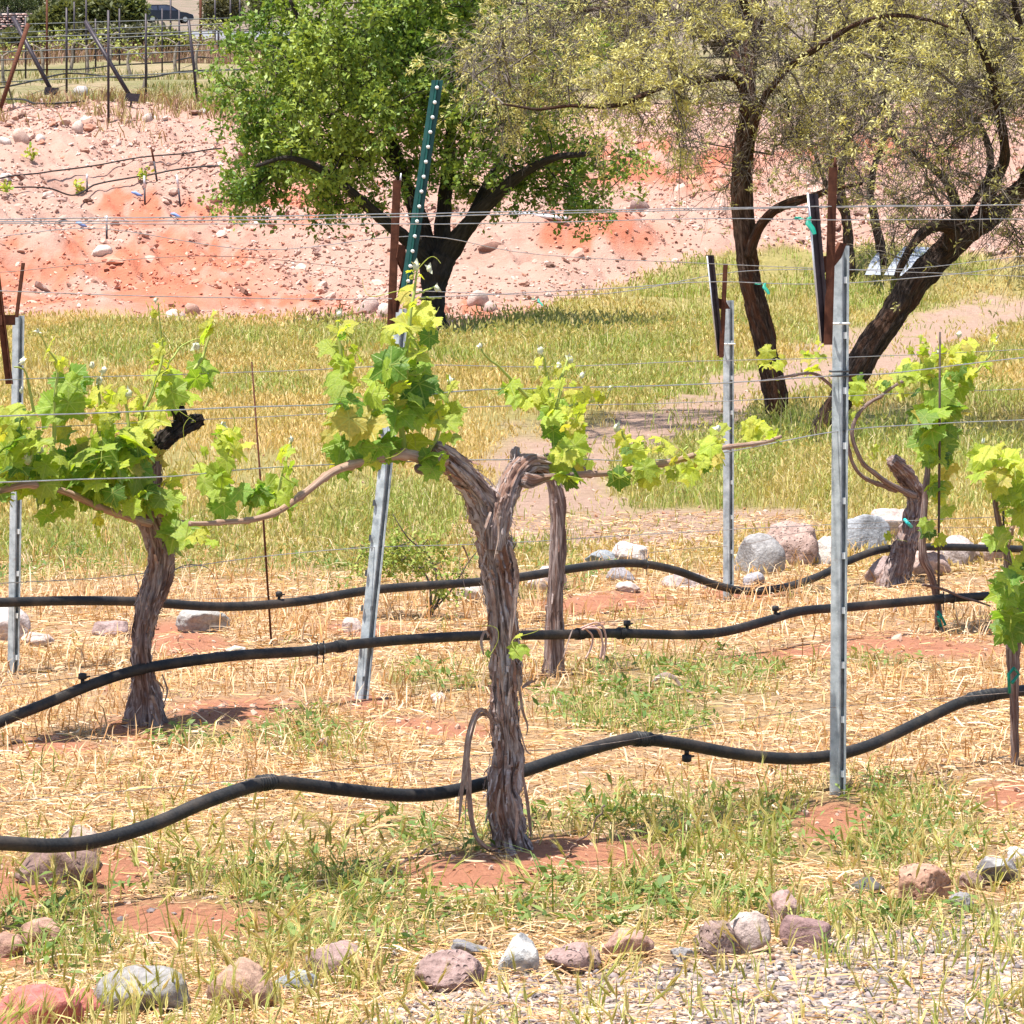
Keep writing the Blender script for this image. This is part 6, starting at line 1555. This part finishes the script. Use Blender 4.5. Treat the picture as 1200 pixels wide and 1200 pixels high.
def upvine(px, yb, yh, wdt, lab, seed):
    r = np.random.default_rng(seed); g = GT(px, yb); u = g[1] / F; Yv = g[1]
    root = thing('grapevine', g, lab, 'vine', 'budding vines of the upper vineyard')
    hd = at(px + r.uniform(-3, 3), yh, Yv); L = [np.array([[*(g - [0, 0, .05]), 2.4 * u], [*((g + hd) / 2 + [r.normal() * .05, 0, 0]), 1.8 * u], [*hd, 1.6 * u]])]
    for s in (-1, 1): L.append(np.array([[*hd, 1.4 * u], [*at(px + s * wdt * .5, yh - 6 + r.uniform(-3, 3), Yv), 1.1 * u], [*at(px + s * wdt, yh - 4 + r.uniform(-5, 5), Yv), .7 * u]]))
    mb = MB()
    for q in L: Q = resample(q, 14); V, Fs = tube(Q[:, :3], Q[:, 3], 6); mb.add(V, Fs)
    mb.build('trunk', M['twig'], root)
    n = 80; X = r.uniform(-wdt, wdt, n); P = np.array([at(px + x, yh - 7 + r.normal() * 4.5, Yv + r.normal() * .1) for x in X])
    mb = MB(); V, Fs, _ = leafquads(P, rand_dirs(n), rand_dirs(n, 1), r.uniform(.04, .11, n), r.uniform(.03, .07, n)); mb.add(V, Fs, np.repeat(mixc((.22, .28, .06), (.50, .50, .16), r.uniform(0, 1, n)), 4, 0)); mb.build('foliage', M['grass'], root)
for i, (x, yb, yh, w_, lab) in enumerate([(154, 90, 60, 26, 'budding upper vine between the right brace and the tail of the car'), (206, 85, 52, 24, 'budding upper vine in front of the car'), (103, 88, 55, 24, 'budding upper vine behind the top of the right brace'), (50, 84, 58, 26, 'budding upper vine right of the crossing braces'),
                                     (4, 100, 66, 22, 'budding upper vine at the left edge'), (168, 103, 70, 22, 'budding upper vine standing nearest the crest, beside the rusty-footed post'), (82, 84, 54, 18, 'budding upper vine between the two long braces'), (232, 92, 50, 20, 'budding upper vine right of the leaning thin post'),
                                     (250, 62, 36, 18, 'small far vine at the left edge of the leafy tree'), (128, 74, 46, 18, 'far upper vine behind the right brace, in the middle'), (185, 72, 44, 18, 'far upper vine below the tail of the car'), (60, 72, 46, 16, 'far upper vine right of the stone wall'), (262, 66, 36, 14, 'far upper vine touching the leafy tree crown')]): upvine(x, yb, yh, w_, lab, 900 + i)
slope_hose([(-30, 122), (0, 118), (40, 108), (92, 98), (130, 106), (155, 108), (180, 103), (215, 96), (260, 93), (300, 96)], 'dark hose strung along the front of the upper vineyard', .02, 'hose_rubber', .25)
slope_hose([(-20, 120), (8, 122), (40, 129), (75, 127), (100, 124)], 'dark hose sagging between the slanting braces at the crest', .02, 'hose_rubber', .1)
slope_hose([(-30, 95), (0, 94), (60, 92), (130, 86), (200, 82), (270, 74)], 'second hose farther back in the upper vineyard', .02, 'hose_rubber', .2)
for i, (y0, y1, lab) in enumerate([(62, 50, 'middle wire of the upper vineyard running under the vine arms'), (52, 36, 'upper wire of the upper vineyard running through the vine arms'), (40, 26, 'top wire of the upper vineyard below the car')]):
    P = [at(x, y0 + (y1 - y0) * (x + 30) / 340, 72 + i * 3) for x in (-30, 60, 150, 240, 320)]
    bar_thing('trellis_wire', lab, 'wire', P, .012, 'dark_steel', 'wires of the upper vineyard', 5)
for y0, y1, Yw, lab in [(98, 80, 68, 'lowest front wire of the upper vineyard, behind the feet of the braces'), (72, 56, 67.5, 'front wire of the upper vineyard crossing the middle of the braces'), (46, 34, 67, 'front wire of the upper vineyard near the brace tops'), (30, 20, 80, 'high back wire of the upper vineyard crossing the car wheels')]:
    bar_thing('trellis_wire', lab, 'wire', [at(x, y0 + (y1 - y0) * (x + 30) / 340, Yw) for x in (-30, 60, 150, 240, 320)], .011, 'dark_steel', 'wires of the upper vineyard', 5)
for x, yt, yb, lab in [(30, 20, 92, 'thin grey post between the crossing braces and the stone wall'), (112, 22, 84, 'thin post just left of the nearest dark post'), (140, 10, 76, 'thin post midway between the nearest dark post and the rusty-footed one'), (210, 12, 88, 'thin post in front of the car nose, left of the leaning one')]:
    g = GT(x, yb); bar_thing('vineyard_post', lab, 'post', [g - [0, 0, .1], at(x, yt, g[1])], 1.1 * g[1] / F, 'black_iron', UP)
# dry red-brown weeds on the terrace and rough grass at the crest
def tuftfield(n, x0, x1, y0, y1, h, cols, name, wd=.03):
    px = RNG.uniform(x0, x1, n); py = RNG.uniform(y0, y1, n); Yc = 66 + (118 - py) / 66 * 34
    X = (px - 600) / F * Yc; P = np.stack([X, Yc, H(X, Yc)], -1)
    k = fbm(X * .35, Yc * .2, 0, 3, 95) > -.12; P = P[k]; m_ = len(P)
    V, Fs, c_ = blades(P, RNG.uniform(*h, m_), RNG.uniform(.5, 1, m_) * wd, RNG.uniform(.1, .9, m_))
    kind(mk(name, V, Fs, M['grass'], col=np.repeat(np.array(cols)[RNG.integers(0, len(cols), m_)] * RNG.uniform(.8, 1.1, (m_, 1)), c_, 0)), 'stuff')
tuftfield(5000, -60, 420, 66, 82, (.2, .6), [(.30, .17, .13), (.38, .25, .18), (.24, .15, .10)], 'dry_weeds')
tuftfield(9000, -60, 420, 82, 120, (.06, .2), [(.34, .30, .12), (.45, .36, .18), (.22, .25, .08)], 'terrace_grass')
n = 4200; px = RNG.uniform(-60, 330, n); Yc = RNG.normal(64.2, 1.6, n); X = (px - 600) / F * Yc; P = np.stack([X, Yc, H(X, Yc)], -1)
k = fbm(X * .7, Yc * .5, 0, 3, 96) > .02; P = P[k]; n = len(P)
V, Fs, c_ = blades(P, RNG.uniform(.1, .4, n), RNG.uniform(.012, .03, n), RNG.uniform(.2, 1.2, n))
kind(mk('crest_grass', V, Fs, M['grass'], col=np.repeat(np.array([(.26, .24, .09), (.36, .24, .14), (.44, .36, .18), (.28, .16, .11)])[RNG.integers(0, 4, n)], c_, 0)), 'stuff')

# road, stone wall, bushes, car far behind
ga = [GT(x, y) for x, y in ((-260, 58), (-60, 54), (120, 52), (300, 50), (520, 48))]
V = []; 
for q in ga:
    for dd in np.linspace(0, 60, 9): V.append([q[0] * (q[1] + dd) / q[1], q[1] + dd, 0])
V = np.array(V); V[:, 2] = H(V[:, 0], V[:, 1]) + .03
n = 9; Fq = np.array([[a * n + b, (a + 1) * n + b, (a + 1) * n + b + 1, a * n + b + 1] for a in range(4) for b in range(n - 1)])
kind(mk('road', V, [Fq], M['road']), 'structure')
def far_on(px, py):
    g = GT(px, py); return g
gw = GT(20, 38); root = thing('stone_wall', gw, 'low dry stone wall of pinkish stones at the top left corner', 'wall'); u = gw[1] / F
mb = MB(); mb.add(*box(at(-20, 27, gw[1] + .9), [60 * u, 0, 0], [0, .5, 0], [0, 0, 11 * u])); mb.build('core', M['dark_steel'], root, smooth=False)
P = []; 
for r_ in range(8):
    x = -78 + RNG.uniform(0, 5)
    while x < 46: 
        s_ = RNG.uniform(4, 9); P.append((x + s_ / 2, 36.5 - r_ * 2.8, s_)); x += s_ + .6
n = len(P); T, Fc = ICO[1]
C_ = np.array([at(x, y, gw[1] + RNG.uniform(.1, .25)) for x, y, _ in P]); sz = np.array([s_ for *_, s_ in P]) * u
Vw = T[None] * (1 + RNG.uniform(-.2, .2, (n, len(T), 1))) * np.stack([sz * .52, np.full(n, .35), np.full(n, 1.25 * u)], -1)[:, None] + C_[:, None]
mb = MB(); mb.add(Vw.reshape(-1, 3), [(Fc[None] + (np.arange(n) * len(T))[:, None, None]).reshape(-1, 3)], np.repeat(np.array([(.55, .38, .33), (.62, .48, .42), (.45, .28, .24)])[RNG.integers(0, 3, n)], len(T), 0))
mb.build('stonework', M['plaincol'], root, smooth=False)
def bush(px, yb, w_, h_, lab, c0, c1, n=5200, Yo=None, sz=(.10, .28)):
    g = GT(px, yb) if Yo is None else on((px - 600) / F * Yo, Yo); u = g[1] / F
    root = thing('bush', g, lab, 'bush', 'bushes beyond the upper vineyard')
    K = 16; cen = np.stack([RNG.uniform(-.75, .75, K) * w_ * u / 2, RNG.uniform(-.6, .6, K) * w_ * u / 3, RNG.uniform(.25, .8, K) * h_ * u], -1); rr = RNG.uniform(.2, .42, K) * min(w_, h_ * 1.3) * u
    k = RNG.integers(0, K, n); P = g + cen[k] + rand_dirs(n) * (rr[k] * RNG.uniform(.5, 1, n) ** .5)[:, None]
    P[:, 2] = np.maximum(P[:, 2], g[2] + .05)
    mb = MB(); V, Fs, _ = leafquads(P, rand_dirs(n), rand_dirs(n, .8), RNG.uniform(*sz, n), RNG.uniform(*sz, n) * .5); mb.add(V, Fs, np.repeat(mixc(c0, c1, RNG.uniform(0, 1, n)), 4, 0)); mb.build('crown', M['tree_leaf'], root)
    mb = MB()
    for c in cen: V, Fs = tube([g - [0, 0, .1], g + c * [.4, .4, .5], g + c], [.10, .06, .03], 5); mb.add(V, Fs)
    mb.build('stems', M['tree_bark'], root)
bush(18, 17, 58, 30, 'dark green bush in the top left corner above the stone wall', (.035, .05, .02), (.09, .12, .04))
bush(-14, 14, 40, 40, 'bush cut by the left edge at the very top', (.05, .08, .03), (.12, .16, .06))
bush(64, 60, 46, 60, 'olive green bush right of the stone wall', (.07, .085, .03), (.17, .18, .065))
bush(42, 16, 34, 34, 'dark bush at the top right of the stone wall', (.04, .055, .02), (.12, .13, .05))
bush(110, 54, 56, 58, 'wide olive bush behind the right long brace', (.06, .08, .03), (.18, .19, .07))
bush(144, 52, 46, 56, 'green bush left of the car', (.06, .085, .03), (.18, .21, .07))
bush(85, 30, 60, 36, 'far bush at the top between the two braces', (.06, .075, .03), (.17, .18, .075))
bush(262, 36, 40, 44, 'greyish bush right of the car near the leafy tree', (.09, .09, .05), (.2, .19, .09))
bush(110, 68, 60, 34, 'low greyish bush behind the wires between the two long braces', (.085, .085, .055), (.19, .18, .11), 2600)
bush(170, 66, 56, 30, 'low greyish bush behind the wires left of the car', (.085, .085, .055), (.19, .18, .11), 2600)
bush(28, 66, 50, 24, 'low greyish bush at the foot of the stone wall', (.10, .11, .06), (.24, .24, .12))
bush(200, 66, 40, 24, 'low bush under the tail of the car', (.08, .10, .04), (.2, .21, .08))
bush(310, 26, 50, 40, 'bush peeping over the top left of the leafy tree', (.07, .09, .035), (.18, .19, .08))
for i, (x, yb, w_, h_) in enumerate([(520, 70, 120, 60), (700, 70, 130, 64), (860, 66, 120, 60), (1010, 70, 130, 64), (1160, 66, 140, 66)]):
    bush(x, yb, w_, h_, ['grey-green bush far behind the leafy tree crown', 'grey-green bush far behind the long left limb of the upright mesquite', 'brownish bush far behind the upright mesquite trunk', 'brownish bush far behind the two mesquite crowns', 'brownish bush far behind the leaning mesquite at the right edge'][i], (.13, .10, .075), (.26, .21, .14), 5200)

# parked car, side on, nose to the right
gc = GT(197, 27.5); u = gc[1] / F; LN = 58 * u; yaw = .18
car = bpy.data.objects.new('parked_car', None); COL.objects.link(car); car.location = [float(v) for v in gc]; car.rotation_euler = (0, 0, yaw)
ROOTS.append(car); tag(car, 'dark parked car on the road beyond the upper vineyard, nose to the right', 'car')
k_ = LN / 4.3
body = [(-2.1, .32), (-2.15, .75), (-2.08, 1.0), (-1.1, 1.04), (.75, 1.0), (1.55, .9), (2.05, .72), (2.15, .5), (2.1, .3), (1.75, .28), (1.65, .5), (1.4, .62), (1.15, .5), (1.05, .26), (-1.05, .26), (-1.15, .5), (-1.4, .62), (-1.65, .5), (-1.75, .28)]
roof = [(-2.0, 1.0), (-1.85, 1.42), (-1.5, 1.55), (-.2, 1.58), (.25, 1.48), (1.0, 1.0)]
def slab(poly, w0, w1=None, mat=None, name='', cx=0.0, par=None):
    w1 = w0 if w1 is None else w1
    P = np.array(poly); n = len(P); zt = (P[:, 1] - P[:, 1].min()) / max(np.ptp(P[:, 1]), 1e-6); ww = (w0 + (w1 - w0) * zt)
    A_ = np.stack([P[:, 0], cx - ww, P[:, 1]], -1) * k_; B2 = np.stack([P[:, 0], cx + ww, P[:, 1]], -1) * k_
    bm = bmesh.new(); va = [bm.verts.new(v) for v in A_]; vb = [bm.verts.new(v) for v in B2]
    bm.faces.new(va); bm.faces.new(vb[::-1])
    for i in range(n): bm.faces.new([va[i], vb[i], vb[(i + 1) % n], va[(i + 1) % n]])
    bmesh.ops.recalc_face_normals(bm, faces=bm.faces); bmesh.ops.triangulate(bm, faces=[f for f in bm.faces if len(f.verts) > 4])
    me = bpy.data.meshes.new(name); bm.to_mesh(me); bm.free(); me.materials.append(mat); o = bpy.data.objects.new(name, me); COL.objects.link(o); o.parent = par or car; return o
bd = slab(body, .88, .84, M['car_paint'], 'body'); slab(roof, .82, .62, M['car_paint'], 'roof')
slab([(-1.78, 1.06), (-1.66, 1.40), (-1.0, 1.47), (-.95, 1.06)], .822, .69, M['car_glass'], 'window'); slab([(-.85, 1.06), (-.88, 1.47), (-.22, 1.50), (.2, 1.40), (.72, 1.06)], .822, .685, M['car_glass'], 'window')
for sx in (-1.4, 1.4):
    for sy in (-.78, .78):
        V, Fs = tube(np.array([[sx, sy - .1, .33], [sx, sy + .1, .33]]) * k_, .33 * k_, 18); w_o = mk('wheel', V, Fs, M['car_rubber'], smooth=False); w_o.parent = car
        V, Fs = tube(np.array([[sx, sy - .115, .33], [sx, sy + .115, .33]]) * k_, .2 * k_, 12); h_o = mk('rim', V, Fs, M['hub'], smooth=False); h_o.parent = w_o
for sy in (-.62, .62): slab([(1.95, .62), (1.9, .78), (2.1, .74), (2.14, .62)], .2, None, M['lamp_lens'], 'headlight', sy)
# ------------------------------------------------------------------ camera, light, sky
cam = bpy.data.cameras.new('camera'); co = bpy.data.objects.new('camera', cam); COL.objects.link(co)
co.location = (0, 0, CZ); co.rotation_euler = (math.pi / 2 - PITCH, 0, 0)
cam.sensor_width = 36; cam.lens = F / S * 36; cam.clip_end = 3000; cam.clip_start = .1
sc.camera = co
SD = Vector((-.24, -.16, .957)).normalized()
sun = bpy.data.lights.new('sun', 'SUN'); sun.energy = 4.9; sun.angle = math.radians(.55); sun.color = (1, .96, .89)
so = bpy.data.objects.new('sun', sun); COL.objects.link(so)
so.rotation_euler = SD.to_track_quat('Z', 'Y').to_euler()
w = bpy.data.worlds.new('World'); sc.world = w; w.use_nodes = True
nt = w.node_tree; bg = nt.nodes['Background']
sky = nt.nodes.new('ShaderNodeTexSky'); sky.sky_type = 'NISHITA'; sky.sun_disc = False
sky.sun_elevation = math.asin(SD.z); sky.sun_rotation = math.atan2(SD.x, SD.y)
nt.links.new(sky.outputs[0], bg.inputs['Color']); bg.inputs['Strength'].default_value = .105
sc.view_settings.view_transform = 'Standard'; sc.view_settings.look = 'None'
sc.view_settings.exposure = .98; sc.view_settings.gamma = 1
sc.cycles.max_bounces = 6; sc.cycles.transmission_bounces = 4; sc.cycles.diffuse_bounces = 3
for o in bpy.data.objects:
    if '_o' in o: del o['_o']
